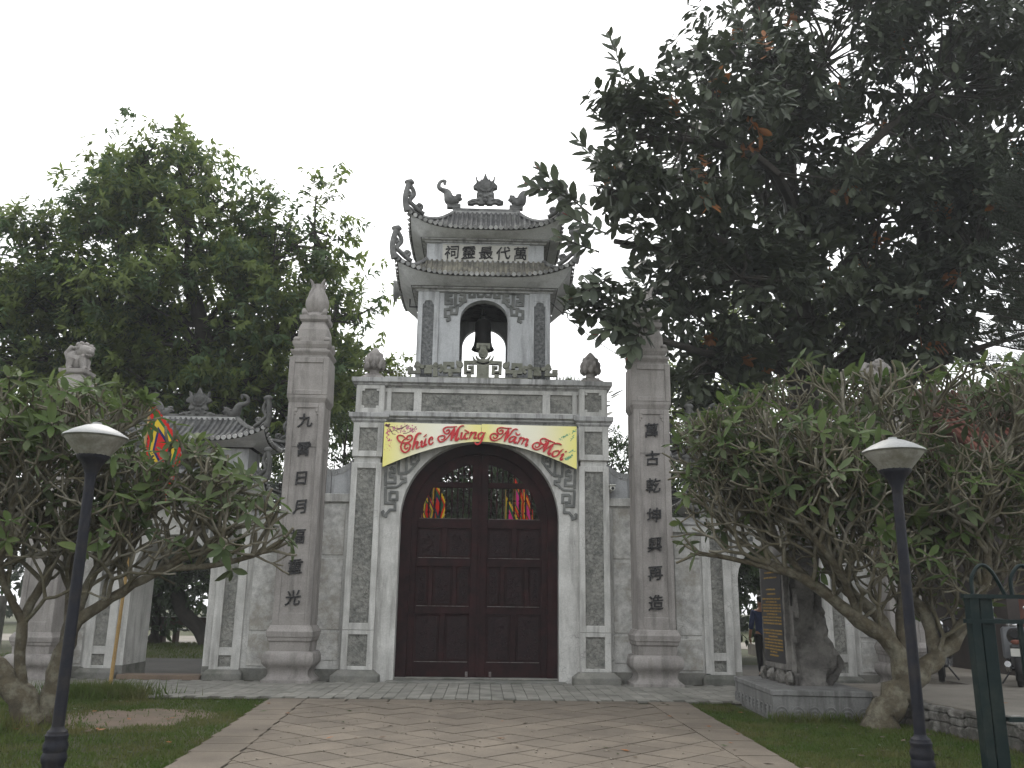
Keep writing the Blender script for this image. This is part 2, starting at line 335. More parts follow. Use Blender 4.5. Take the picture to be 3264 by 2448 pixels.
# measured scales of the carved and lettered surfaces (drawing units to metres)
SCROLL = aff([[.0009254, 3.77e-05, -2.11075], [1.51e-05, -.0009289, 4.531]])
BAN1 = aff([[.0010115, 3.49e-05, -2.04775], [1.88e-05, -.0010275, 5.20325]])
BAN2 = aff([[.0009602, 6.5e-06, .0135], [1.79e-05, -.0009715, 5.17725]])
LAT = aff([[.0008929, 2.81e-05, -1.681], [1.92e-05, -.0009268, 6.85475]])
FRET = aff([[.0018397, 3.78e-05, -1.95725], [4.2e-05, -.0019238, 8.4575]])
TOP = aff([[.0020163, 4.27e-05, -2.2135], [5.49e-05, -.0021766, 11.77325]])
def glyph(ch, size, extrude=.012, bold=.012):
    c = bpy.data.curves.new('glyph', 'FONT'); c.body = ch; c.size = size; c.extrude = extrude; c.offset = bold * size
    c.align_x = 'CENTER'; c.align_y = 'CENTER'; c.resolution_u = 3
    o = bpy.data.objects.new('glyph', c); COL.objects.link(o)
    dg = bpy.context.evaluated_depsgraph_get(); me = bpy.data.meshes.new_from_object(o.evaluated_get(dg))
    bpy.data.objects.remove(o)
    xs = [v.co.x for v in me.vertices]; ys = [v.co.y for v in me.vertices]
    cx = (min(xs) + max(xs)) / 2; cy = (min(ys) + max(ys)) / 2; rg = random.Random(ord(ch))
    a, b = rg.uniform(0, 6), rg.uniform(0, 6)
    for v in me.vertices:                       # stand upright facing -Y, with a brush-like sway
        x, y, z = v.co.x - cx, v.co.y - cy, v.co.z
        x2 = x + .02 * size * math.sin(y / size * 9 + a) + .05 * y; y2 = y + .02 * size * math.sin(x / size * 8 + b) + .10 * x
        v.co = (x2, -z, y2)
    me.materials.clear(); me.materials.append(M['ink']); return me
# ================================================================ ground and paving
def sheet(name, poly, z, mat, kind='structure', th=None):
    mb = MB()
    if th: mb.slab(poly, z - th, z)
    else: mb.add([(x, y, z) for x, y in poly], [tuple(range(len(poly)))])
    o = put(name, mb.mesh(name, M[mat])); return tag(o, kind=kind)
sheet('ground', [(-140, -140), (140, -140), (140, 140), (-140, 140)], -.012, 'turf')
def wavy(pts, amp, seed, n=10):
    rg = random.Random(seed); out = []
    for i in range(len(pts)):
        a, b = pts[i], pts[(i + 1) % len(pts)]
        for k in range(n):
            t = k / n; out.append((a[0] + (b[0] - a[0]) * t + rg.uniform(-amp, amp), a[1] + (b[1] - a[1]) * t + rg.uniform(-amp, amp)))
    return out
PC = (-4.45, -5.35)
dirt = [(PC[0] + (.93 + .13 * math.sin(3 * a) + .09 * math.sin(7 * a) + .05 * math.sin(11 * a + 1)) * math.cos(a), PC[1] + (1.15 + .10 * math.sin(2 * a + 1)) * math.sin(a)) for a in [i * 2 * math.pi / 36 for i in range(36)]]
sheet('bare_soil_patch', dirt, -.006, 'soil')
# pavement strip of grey pavers along the gate and wall
pv = MB().box(-11, 8.2, -3.08, .3, -.02, .012)
pavement = tag(put('pavement', pv.mesh('pavement', M['joint'])), kind='structure')
pb = MB().box(-.093, .093, -.195, .195, 0, .026).mesh('paver', M['pave'])
rest = MB(); npv = 0
for i in range(-56, 42):
    for j in range(7):
        x = i * .196 + .02; y = -2.88 + j * .402 + (.2 if i % 2 else 0)
        if y > -.25: continue
        rz = random.uniform(0, .005); yy0 = max(y - .195, -3.07)
        if abs(x) < 4.35 and npv < 300 and yy0 == y - .195:
            put('paver', pb, pavement, (x, y, .008 + rz)); npv += 1
        else: rest.box(x - .093, x + .093, yy0, y + .195, .008, .034 + rz)
tag(put('paver_field', rest.mesh('paver_field', M['pave']), pavement), kind='stuff')
# brown slab path: border slabs and a diamond field
PY1 = -3.10; PY0 = -13.6
def XL(y): return -3.20 + .074 * (PY1 - y)
def XR(y): return 3.44 - .034 * (PY1 - y)
def IL(y): return -2.62 + .064 * (PY1 - y)
def IR(y): return 2.80 - .002 * (PY1 - y)
IX0, IX1 = -2.62, 2.80
pt = MB().slab([(XL(PY0), PY0), (XR(PY0), PY0), (XR(PY1), PY1), (XL(PY1), PY1)], -.02, .010)
path = tag(put('path', pt.mesh('path', M['joint'])), kind='structure')
s_ = .468; hd = s_ * math.sqrt(.5) - .015
dm = MB().slab([(-hd, 0), (0, -hd), (hd, 0), (0, hd)], 0, .026).mesh('paving_slab', M['tilepath'])
st = s_ * math.sqrt(.5)
FY1 = PY1 - .36
def clip(poly, x0, x1, y1):
    def cl(p, f, mk):
        o = []
        for i in range(len(p)):
            a, b = p[i], p[(i + 1) % len(p)]
            if f(a) >= 0: o.append(a)
            if f(a) * f(b) < 0:
                t = f(a) / (f(a) - f(b)); o.append((a[0] + (b[0] - a[0]) * t, a[1] + (b[1] - a[1]) * t))
        return o
    for f in (lambda q: q[0] - x0, lambda q: x1 - q[0], lambda q: y1 - q[1]):
        poly = cl(poly, f, None)
        if len(poly) < 3: return None
    return poly
k = 0
for j in range(0, 44):
    y = FY1 - j * st
    if y < PY0 + .3: break
    for i in range(-6, 7):
        x = .17 + (i + (.5 if j % 2 else 0)) * 2 * st
        poly = [(x - hd, y), (x, y - hd), (x + hd, y), (x, y + hd)]
        if poly[0][0] > IL(y) + .05 and poly[2][0] < IX1 - .02 and poly[3][1] < FY1 - .01:
            o = put('paving_slab', dm, path, (x, y, .004 + random.uniform(0, .006))); o.rotation_euler = (random.uniform(-.006, .006), random.uniform(-.006, .006), random.uniform(-.01, .01))
        else:
            c = clip(poly, IL(y) + .012, IX1 - .012, FY1 - .012)
            if c: put('paving_slab', MB().slab(c, 0, .026).mesh('paving_slab', M['tilepath']), path, (0, 0, .004 + random.uniform(0, .006)))
be = MB().box(-.27, .27, -.245, .245, 0, .026).mesh('border_slab', M['tilepath'])
be2 = MB().box(-.31, .31, -.165, .165, 0, .026).mesh('border_slab', M['tilepath'])
for j in range(21):
    yb = PY1 - .27 - j * .503
    for x, ws, ang in (((XL(yb) + IL(yb)) / 2, (IL(yb) - XL(yb) - .02) / .54, .069), ((XR(yb) + IR(yb)) / 2, (XR(yb) - IR(yb) - .02) / .54, -.018)):
        o = put('border_slab', be, path, (x + random.uniform(-.006, .006), yb, .005 + random.uniform(0, .005))); o.rotation_euler.z = random.uniform(-.012, .012); o.scale.x = ws
for i in range(8):
    put('border_slab', be2, path, (IX0 + .335 + i * .656, PY1 - .18, .005 + random.uniform(0, .004)))
# stone chips and fallen bits on the path
rg = random.Random(5); ch = MB()
for i in range(260):
    x = rg.uniform(-2.3, IX1); y = rg.uniform(-9.5, -3.6); r = rg.uniform(.006, .020)
    ch.blob((x, y, .034 + r * .3), (r, r * rg.uniform(.6, 1.), r * .5), 5, jit=.3, seed=i)
tag(put('stone_chips', ch.mesh('stone_chips', M['pebble'])), kind='stuff')
# raised concrete yard on the right with its rubble kerb
yard = [(5.60, -4.75), (6.05, -5.35), (6.25, -7.0), (6.5, -9.6), (7.0, -14), (22, -14), (22, 12), (8.9, 12), (8.9, -.75), (8.2, -.75), (8.2, -2.9), (5.6, -2.9)]
mb = MB().slab(yard, -.02, .33)
terr = tag(put('raised_yard', mb.mesh('raised_yard', M['concrete'])), kind='structure')
edge = [(5.55, -4.70), (6.05, -5.36), (6.25, -7.0), (6.5, -9.6), (6.75, -12)]
rs = random.Random(9); nst = 0
for a, b in zip(edge[:-1], edge[1:]):
    a, b = Vector(a), Vector(b); d = (b - a); Lg = d.length; d /= Lg; nn = Vector((-d.y, d.x)) if d.x < 0 else Vector((d.y, -d.x))
    nn = Vector((-1, -.25)).normalized(); s0 = 0
    while s0 < Lg:
        lw = rs.uniform(.16, .32); zz = -.03
        for hgt in (rs.uniform(.12, .17), rs.uniform(.10, .14), rs.uniform(.07, .10)):
            p = a + d * (s0 + lw / 2); dj = lambda q: q * rs.uniform(.86, 1.06); hl, hh_ = lw * .52, hgt * .53
            yo = rs.uniform(-.015, .03)
            poly_ = [(dj(-hl), dj(-hh_ * .8)), (dj(-hl * .6), dj(-hh_)), (dj(hl * .6), dj(-hh_)), (dj(hl), dj(-hh_ * .7)), (dj(hl), dj(hh_ * .8)), (dj(hl * .5), dj(hh_)), (dj(-hl * .6), dj(hh_)), (dj(-hl), dj(hh_ * .6))]
            m2 = MB().prism(poly_, -.11 + yo, .11 + yo)
            o = put('stone', m2.mesh('stone', M['rubble']), terr, (p.x, p.y, zz + hgt / 2)); o.rotation_euler.z = math.atan2(d.y, d.x); zz += hgt; nst += 1
            bv = o.modifiers.new('bevel', 'BEVEL'); bv.width = .02; bv.segments = 1
        s0 += lw * .95
# inner court behind the gates
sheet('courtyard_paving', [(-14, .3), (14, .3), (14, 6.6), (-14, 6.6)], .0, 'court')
sheet('courtyard_road', [(-40, 15.2), (40, 15.2), (40, 21), (-40, 21)], .0, 'concrete')

# ================================================================ tiled roofs
def tier_roof(parent, cx, cy, A, B, z0, lift, ax, by, zt, sa, sb, zs, sp=.112, tile='tile', k=1., back=False, hornk=1., orn='orn'):
    hx = lambda t: A + (ax - A) * t
    hy = lambda t: B + (by - B) * t
    zp = lambda t: z0 + (zt - z0) * (.5 * t + .5 * t * t)
    def zz(u, t): return zp(t) + lift * abs(u) ** 3.6 * (1 - t) ** 2.2
    deck = MB(); nu, ntt = 25, 7
    for side in range(4):
        vs = []
        for it in range(ntt):
            t = it / (ntt - 1)
            for iu in range(nu):
                u = -1 + 2 * iu / (nu - 1); z = zz(u, t)
                if side == 0: p = (cx + u * hx(t), cy - hy(t), z)
                elif side == 1: p = (cx + hx(t), cy + u * hy(t), z)
                elif side == 2: p = (cx - u * hx(t), cy + hy(t), z)
                else: p = (cx - hx(t), cy - u * hy(t), z)
                vs.append(p)
        deck.add(vs, [(a * nu + b, a * nu + b + 1, a * nu + nu + b + 1, a * nu + nu + b) for a in range(ntt - 1) for b in range(nu - 1)])
    roof = part('roof', deck, tile, parent, smooth=50)
    sf = MB()
    for side in range(4):
        vs = []
        for it in range(4):
            t = it / 3.
            for iu in range(nu):
                u = -1 + 2 * iu / (nu - 1); hxx = A * .985 + (sa - A * .985) * t; hyy = B * .985 + (sb - B * .985) * t
                ze = zz(u, 0) - .045; z = ze + (zs - ze) * (t ** .75)
                p = [(cx + u * hxx, cy - hyy, z), (cx + hxx, cy + u * hyy, z), (cx - u * hxx, cy + hyy, z), (cx - hxx, cy - u * hyy, z)][side]
                vs.append(p)
        sf.add(vs, [(a * nu + b, a * nu + nu + b, a * nu + nu + b + 1, a * nu + b + 1) for a in range(3) for b in range(nu - 1)])
    part('soffit', sf, 'soffit', parent, smooth=50)
    def row(fn, tmax):
        pts = [fn(tmax * i / 5.) for i in range(6)]
        p0, p1 = Vector(pts[0]), Vector(pts[1]); d = (p0 - p1).normalized()
        pts[0] = tuple(p0 + d * .035)
        mb = MB().tube([(p[0], p[1], p[2] + .018) for p in pts], .030 * k, 6, cap=False)
        e = p0 + d * .045 + Vector((0, 0, .012))
        mb.tube([e, e - d * .03], .047 * k, 8, mi=1)
        part('tile_row', mb, (tile, 'tileend'), roof, smooth=60)
    n = int(2 * A / sp)
    for i in range(n + 1):
        x = -A + .03 + (2 * A - .06) * i / n
        tm = 1. if abs(x) <= ax else max(.04, (A - abs(x)) / (A - ax))
        row(lambda t, x=x: (cx + x, cy - hy(t), zz(x / hx(t), t)), tm * .985)
    n = int(2 * B / sp)
    for sg in (-1, 1):
        for i in range(n + 1):
            y = -B + .05 + (2 * B - .10) * i / n
            tm = 1. if abs(y) <= by else max(.04, (B - abs(y)) / (B - by))
            row(lambda t, y=y: (cx + sg * hx(t), cy + y, zz(y / max(hy(t), 1e-3), t)), tm * .985)
    for sx in (-1, 1):
        for sy in (-1, 1):
            hp = MB(); P = []
            for i in range(9):
                t = i / 8.; P.append((cx + sx * hx(t), cy + sy * hy(t), zz(1, t) + .03))
            P[0] = (P[0][0] + sx * .03, P[0][1] + sy * .03, P[0][2] + .03)
            hp.tube(P, [.05 * k + .025 * k * (1 - i / 8.) for i in range(9)], 6)
            part('hip_ridge', hp, orn, roof, smooth=60)
            hr = MB(); b0 = Vector(P[0]); q = hornk
            def W3(s, z): return (b0.x + sx * s * q, b0.y + sy * s * q * .6, b0.z + z * q)
            o1 = [(.0, -.06), (.055, .12), (.06, .30), (.03, .48), (.0, .60)]
            hr.tube([W3(*p) for p in catmull(o1, 4)], [.085 * q, .08 * q, .075 * q, .07 * q] + [.062 * q] * 13, 8)
            hr.blob(W3(-.01, .64), (.115 * q, .08 * q, .075 * q), 8, seed=3); hr.blob(W3(-.04, .56), (.05 * q, .045 * q, .045 * q), 7, seed=4)
            i1 = [(-.34, -.03), (-.20, .04), (-.09, .13), (-.02, .18), (-.06, .27), (-.11, .36), (-.10, .46), (-.03, .57)]
            hr.tube([W3(*p) for p in catmull(i1, 4)], .052 * q, 7)
            hr.tube([W3(*p) for p in catmull([(.05, .34), (-.01, .31), (-.03, .38), (.01, .42)], 4)], .036 * q, 6)
            hr.tube([W3(*p) for p in catmull([(-.20, .04), (-.27, .08), (-.28, .15), (-.22, .16), (-.22, .10)], 4)], .045 * q, 6)
            hr.blob(W3(-.15, .10), (.06 * q, .05 * q, .05 * q), 7, seed=6)
            part('horn', hr, orn, roof, smooth=60)
    return roof, zz
def ridge_set(parent, fn, cy, k=1., sx=1., orn='orn'):
    # fn maps drawing units to X,Z ; three carved pieces along the ridge
    C0 = 1092
    half = [(0, 130), (15, 170), (26, 200), (40, 216), (54, 202), (62, 228), (76, 236), (94, 214), (100, 182), (116, 175), (109, 215), (102, 246), (122, 266), (146, 292), (134, 316), (104, 322), (86, 346), (106, 386), (104, 410), (76, 426), (98, 440), (160, 446), (216, 476), (206, 500), (150, 506), (120, 490), (95, 490), (75, 506), (20, 506), (10, 494), (0, 490)]
    poly = [(C0 + a, b) for a, b in half] + [(C0 - a, b) for a, b in half[:0:-1] if a > 0]
    mb = MB().prism([fn(*p) for p in poly], cy - .07 * k, cy + .07 * k)
    c = fn(C0 + 4, 286); r = .105 * k
    mb.lathe([(r * 1.25, -.10 * k), (r * 1.3, -.085 * k), (r, -.12 * k), (r * .55, -.13 * k), (.001, -.135 * k)][::-1], (c[0], cy, c[1]), 18, 'y')
    for a in range(11):
        th = math.pi * (1.02 + .96 * a / 10); px, pz = c[0] + .165 * k * math.cos(th), c[1] + .15 * k * math.sin(th)
        mb.blob((px, cy - .075 * k, pz), (.035 * k, .04 * k, .04 * k), 6, seed=a)
    for (dx, y_, s) in ((-60, 400, 30), (60, 400, 30), (0, 420, 34), (-150, 466, 26), (150, 466, 26), (-90, 458, 26), (90, 458, 26), (-190, 480, 18), (190, 480, 18), (0, 462, 34)):
        q = fn(C0 + dx, y_); mb.blob((q[0], cy - .06 * k, q[1]), (s * .002 * k, .05 * k, s * .0016 * k), 8, seed=int(dx))
    part('flaming_sun_crest', mb, orn, parent, smooth=45)
    D = [(618, 262, 13), (604, 244, 14), (618, 226, 15), (598, 214, 17), (562, 226, 18), (540, 262, 20), (545, 304, 22), (590, 330, 27), (635, 352, 38), (655, 400, 46), (668, 450, 52), (705, 470, 46), (745, 440, 40), (778, 412, 34), (792, 400, 22)]
    for mir in (1, -1):
        def f2(x, y): return fn(x, y) if mir == 1 else (lambda p: (2 * fn(C0, 300)[0] - p[0], p[1]))(fn(x, y))
        mb = MB(); P = catmull([(d[0], d[1], d[2]) for d in D], 4)
        mb.tube([(f2(p[0], p[1])[0], cy, f2(p[0], p[1])[1]) for p in P], [p[2] * .0024 * k for p in P], 8)
        for (x, y, a, b) in ((785, 395, .05, .05), (800, 430, .045, .03), (785, 450, .04, .025), (760, 400, .05, .05), (735, 490, .07, .06), (680, 490, .09, .07), (690, 420, .05, .06), (640, 380, .05, .05), (720, 415, .05, .04), (765, 470, .04, .03)):
            q = f2(x, y); mb.blob((q[0], cy + .02 * math.sin(x), q[1]), (a * k, .07 * k, b * k), 7, jit=.22, seed=x)
        for i in range(12):
            p = P[26 + i]; q = f2(p[0] - 30, p[1] - 34 + i * 2); mb.blob((q[0], cy, q[1]), (.03 * k, .03 * k, .035 * k), 5, jit=.3, seed=i)
        q0, q1 = f2(640, 470), f2(800, 530); mb.box(min(q0[0], q1[0]), max(q0[0], q1[0]), cy - .06 * k, cy + .06 * k, q1[1] - .04, q0[1] - .06)
        part('ridge_dragon', mb, orn, parent, smooth=60)

# ================================================================ main gate
GX = .04
gate = thing('main_gate', (GX, 1.4, 0), 'tall three-tier whitewashed temple gate with arched maroon doors and bell tower', 'gate')
def mirx(x): return 2 * GX - x
def frame(mb, x0, x1, z0, z1, holes, y0, y1):
    # flat frame with stacked rectangular holes (hx0,hx1,hz0,hz1), bottom to top
    hx0, hx1 = holes[0][0], holes[0][1]
    mb.box(x0, hx0, y0, y1, z0, z1); mb.box(hx1, x1, y0, y1, z0, z1); zc = z0
    for h in holes: mb.box(hx0, hx1, y0, y1, zc, h[2]); zc = h[3]
    mb.box(hx0, hx1, y0, y1, zc, z1)
# arch wall
aw = .0; HW = 1.62; SPR = 3.17
arc = [(GX - HW, .0)] + [(GX + HW * math.cos(a), SPR + HW * math.sin(a)) for a in [math.pi - math.pi * i / 36 for i in range(37)]] + [(GX + HW, .0)]
poly = [(GX - 2.02, 0)] + arc + [(GX + 2.02, 0), (GX + 2.02, 5.16), (GX - 2.02, 5.16)]
part('arch_wall', MB().prism(poly, .12, 2.72), 'white', gate)
for sx in (-1, 1):
    X = lambda a: GX + sx * a
    def bx(mb, a0, a1, *r): mb.box(min(X(a0), X(a1)), max(X(a0), X(a1)), *r)
    c = (2.02 + 2.64) / 2
    pl = part('pilaster', (lambda m: (bx(m, 2.02, 2.64, .045, 2.76, .2, 4.29), bx(m, 2.06, 2.60, .06, 2.74, 4.28, 4.42), bx(m, 2.02, 2.64, .045, 2.76, 4.41, 5.12), bx(m, 2.03, 2.63, .045, 2.76, 5.30, 5.93), m)[-1])(MB()), 'white', gate)
    m = MB(); a0, a1 = sorted((X(2.02), X(2.64))); h0, h1 = sorted((X(2.14), X(2.515)))
    frame(m, a0, a1, .24, .98, [(h0, h1, .31, .90)], 0, .05); part('pilaster_frame', m, 'white', gate, bevel=.008)
    m = MB(); frame(m, a0, a1, .986, 4.285, [(h0, h1, 1.12, 4.17)], 0, .05); part('pilaster_frame', m, 'white', gate, bevel=.008)
    m = MB(); frame(m, a0, a1, 4.41, 5.12, [(h0, h1, 4.53, 5.01)], 0, .05); part('pilaster_frame', m, 'white', gate, bevel=.008)
    m = MB(); g0, g1 = sorted((X(2.04), X(2.62))); frame(m, g0, g1, 5.31, 5.92, [(h0 + .01, h1 - .01, 5.43, 5.84)], 0, .05)
    for hx in (h0 + .01, h1 - .01):
        for hz in (5.43, 5.84):
            dx = .055 if hx == h0 + .01 else -.055; dz = .05 if hz == 5.43 else -.05
            m.box(min(hx, hx + dx), max(hx, hx + dx), 0.002, .05, min(hz, hz + dz), max(hz, hz + dz))
    part('pilaster_frame', m, 'white', gate, bevel=.006)
    for (z0, z1) in ((.31, .90), (1.12, 4.17), (4.53, 5.01), (5.43, 5.84)):
        part('stucco_panel', MB().box(h0 - .02, h1 + .02, .035, .06, z0 - .02, z1 + .02), 'rough', gate)
    m = MB(); b0, b1 = 2.33 - .45, 2.33 + .45
    m.sq([(.46, 0), (.46, .15), (.40, .19), (.335, .245)], X(2.33), .21); m.box(*sorted((X(2.33 - .46), X(2.33 + .46))), .3, 2.8, 0, .15)
    part('base_block', m, 'basegrey', gate, bevel=.01)
    m = MB(); hwid = .31
    def cap(prof, name, mat='white'):
        mm = MB()
        for (y, z), (y2, z2) in zip(prof[:-1], prof[1:]): pass
        mm.sq([(hwid - y, z) for y, z in prof], X(2.33), 1.4, ry=1.36 - hwid + .02)
        part(name, mm, mat, gate, bevel=.004)
    cap([(.0, 5.10), (-.05, 5.16), (-.05, 5.19), (-.10, 5.23), (-.10, 5.32), (.03, 5.33)], 'capital', 'grime')
    cap([(.0, 5.90), (-.04, 5.935), (-.04, 5.955), (-.085, 5.985), (-.085, 6.075), (.06, 6.085)], 'capital', 'grime')
    # lotus-bud finial
    m = MB(); fx = X(2.31); fy = .30
    m.sq([(.24, 6.08), (.25, 6.11), (.20, 6.15), (.17, 6.17), (.17, 6.20)], fx, fy)
    m.lathe([(.13, 6.19), (.15, 6.22), (.10, 6.25), (.095, 6.30), (.14, 6.33)], (fx, fy, 0), 14)
    part('finial_pedestal', m, 'granite', gate, smooth=40)
    m = MB(); m.lathe([(.10, 6.32), (.185, 6.38), (.205, 6.46), (.19, 6.56), (.13, 6.68), (.05, 6.78), (.004, 6.82)], (fx, fy, 0), 14)
    for ring, (r, z, s, n) in enumerate(((.175, 6.40, .075, 8), (.175, 6.50, .075, 8), (.13, 6.62, .06, 6))):
        for i in range(n):
            a = 2 * math.pi * (i + .5 * (ring % 2)) / n
            m.blob((fx + r * math.cos(a), fy + r * math.sin(a), z), (s * .8, s * .8, s * 1.25), 6, jit=.05, seed=i)
    part('lotus_bud', m, 'granite', gate, smooth=60)
# entablature
part('entablature', MB().box(GX - 2.03, GX + 2.03, .14, 2.7, 5.12, 6.08), 'white', gate)
m = MB()
for (z0, z1) in ((5.36, 5.40), (5.80, 5.88)): m.box(GX - 2.03, GX + 2.03, .09, .16, z0, z1)
for (x0, x1) in ((-1.99, -1.90), (-1.43, -1.27), (1.27, 1.43), (1.90, 1.99)): m.box(GX + x0, GX + x1, .092, .16, 5.40, 5.80)
part('entablature_frame', m, 'white', gate)
for (x0, x1) in ((-1.90, -1.43), (-1.27, 1.27), (1.43, 1.90)):
    part('stucco_panel', MB().box(GX + x0 + .002, GX + x1 - .002, .128, .15, 5.402, 5.798), 'rough', gate)
part('cornice', MB().mould([(.15, 5.13), (.11, 5.14), (.09, 5.17), (.03, 5.21), (.03, 5.235), (-.03, 5.27), (-.03, 5.355), (.15, 5.37)], GX - 2.03, GX + 2.03), 'grime', gate)
part('cornice', MB().mould([(.15, 5.875), (.10, 5.88), (.08, 5.905), (.02, 5.94), (.02, 5.96), (-.05, 5.99), (-.05, 6.10), (.15, 6.115)], GX - 2.03, GX + 2.03), 'grime', gate)
part('deck', MB().box(GX - 2.6, GX + 2.6, .0, 2.8, 6.02, 6.09), 'grime', gate)
# spandrel scrollwork
SC = [([(200, 760), (200, 300), (430, 250)], 58), ([(200, 690), (410, 690), (410, 560), (300, 560), (295, 470), (395, 470), (400, 395), (345, 355), (290, 400)], 56),
      ([(490, 150), (490, 480), (545, 490), (545, 600), (640, 600), (640, 665), (560, 690), (505, 755)], 54), ([(655, 110), (655, 478), (545, 478)], 54),
      ([(655, 130), (490, 170)], 40), ([(720, 60), (770, 90), (770, 280), (845, 270)], 44), ([(790, 170), (860, 170), (865, 90), (800, 70)], 40), ([(850, 60), (940, 40), (940, 180), (850, 300), (760, 400), (690, 470)], 50),
      ([(200, 790), (200, 1140), (410, 1140), (410, 1285), (300, 1285), (230, 1365), (215, 1425), (150, 1400), (140, 1330), (175, 1305)], 56),
      ([(200, 792), (430, 792), (505, 755)], 44), ([(372, 1060), (372, 1130)], 70), ([(295, 900), (455, 900), (455, 1062), (295, 1062), (295, 900)], 58)]
for sx in (-1, 1):
    mb = MB()
    for pts, wd in SC:
        q = [SCROLL(*p) for p in pts]
        if sx > 0: q = [(mirx(a), b) for a, b in q]
        mb.ribbon(q, wd * .00094, .085, .13)
    part('spandrel_scroll', mb, 'relief', gate, bevel=.006)
# doors: frame, two leaves
dj = MB(); HI = 1.40
inn = [(GX + HI * math.cos(a), SPR + HI * math.sin(a)) for a in [math.pi * i / 36 for i in range(37)]]
outr = [(GX + (HW + .01) * math.cos(a), SPR + (HW + .01) * math.sin(a)) for a in [math.pi - math.pi * i / 36 for i in range(37)]]
dj.prism([(GX - HW - .01, .05)] + outr + [(GX + HW + .01, .05), (GX + HI, .05)] + inn + [(GX - HI, .05)], .42, .66)
part('door_frame', dj, 'wood', gate, bevel=.01)
def leaf(sx):
    X = lambda a: GX + sx * a
    d = part('door', (lambda m: (m.box(*sorted((X(.002), X(1.41))), .56, .60, .07, 3.2), m)[-1])(MB()), 'wood', gate)
    m = MB()
    def bx(a0, a1, z0, z1, y0=.51, y1=.565): m.box(*sorted((X(a0), X(a1))), y0, y1, z0, z1)
    bx(.002, .17, .07, 4.56, .50, .6); bx(1.28, 1.41, .07, 3.75, .505, .6)
    for z0, z1 in ((.07, .38), (1.30, 1.46), (2.24, 2.42), (3.02, 3.22), (3.86, 3.98)): bx(.165, 1.285, z0, z1)
    bx(.66, .78, .37, 1.31); bx(.66, .78, 2.41, 3.03); bx(.44, .54, 1.45, 2.25); bx(.93, 1.03, 1.45, 2.25)
    part('door_rails', m, 'wood', d, bevel=.012)
    for (a0, a1, z0, z1) in ((.17, .66, .38, 1.30), (.78, 1.28, .38, 1.30), (.17, .44, 1.46, 2.24), (.54, .93, 1.46, 2.24), (1.03, 1.28, 1.46, 2.24), (.17, .66, 2.42, 3.02), (.78, 1.28, 2.42, 3.02)):
        mm = MB(); x0, x1 = sorted((X(a0 + .05), X(a1 - .05))); mm.box(x0, x1, .535, .565, z0 + .05, z1 - .05)
        rg = random.Random(int(a0 * 100 + z0 * 1000)); cx, cz = (x0 + x1) / 2, (z0 + z1) / 2
        for i in range(26):                      # carved dragons and clouds in low relief
            px = rg.uniform(x0 + .05, x1 - .05); pz = rg.uniform(z0 + .1, z1 - .1); r = rg.uniform(.02, .05); a = rg.uniform(0, 6)
            mm.tube([(px + r * math.cos(a + t) * (1 - t * .1), .532, pz + r * math.sin(a + t) * (1 - t * .1)) for t in [j * .6 for j in range(7)]], .011, 4)
        part('carved_panel', mm, 'carve', d, smooth=50)
    for z in (.385, 1.465, 2.425, 3.225):
        part('worn_ledge', MB().box(*sorted((X(.19), X(1.25))), .497, .520, z - .012, z), 'worn', d)
    for i in range(9):                           # turned balusters of the two grilles
        a = .23 + i * .12; top = SPR + math.sqrt(max(.02, 1.38 ** 2 - a * a))
        prof = [(.012, 0), (.012, .1), (.03, .13), (.015, .17), (.024, .3), (.014, .36), (.03, .38), (.014, .42), (.02, .56), (.012, .64)]
        part('baluster', MB().lathe([(r, 3.22 + z) for r, z in prof], (X(a), .55, 0), 8), 'wood', d, smooth=60)
        h = min(4.5, top) - 3.98
        if h > .1:
            part('baluster', MB().lathe([(.013, 3.97), (.013, 3.97 + h * .3), (.03, 3.97 + h * .4), (.013, 3.97 + h * .5), (.02, 3.97 + h * .8), (.004, 3.97 + h)], (X(a), .55, 0), 8), 'wood', d, smooth=60)
    m = MB(); n = 16; pin = []; pout = []
    for i in range(n + 1):
        a = math.acos(.12) * i / n; pin.append((X(1.22 * math.cos(a)), SPR + 1.20 * math.sin(a))); pout.append((X(1.41 * math.cos(a)), SPR + 1.41 * math.sin(a)))
    m.prism(pout + pin[::-1], .50, .60); part('arched_rail', m, 'wood', d)
leaf(-1); leaf(1)
part('meeting_stile', MB().box(GX - .035, GX + .03, .475, .50, .09, 4.6), 'wood', gate, bevel=.008)
part('threshold', MB().box(GX - 1.75, GX + 1.75, -.16, .72, 0, .055).box(GX - 1.62, GX + 1.62, .3, .7, .055, .09), 'basegrey', gate, bevel=.012)
for x in (-.20, .27): part('door_stop', MB().box(GX + x - .025, GX + x + .025, .36, .44, .09, .20), 'worn', gate)
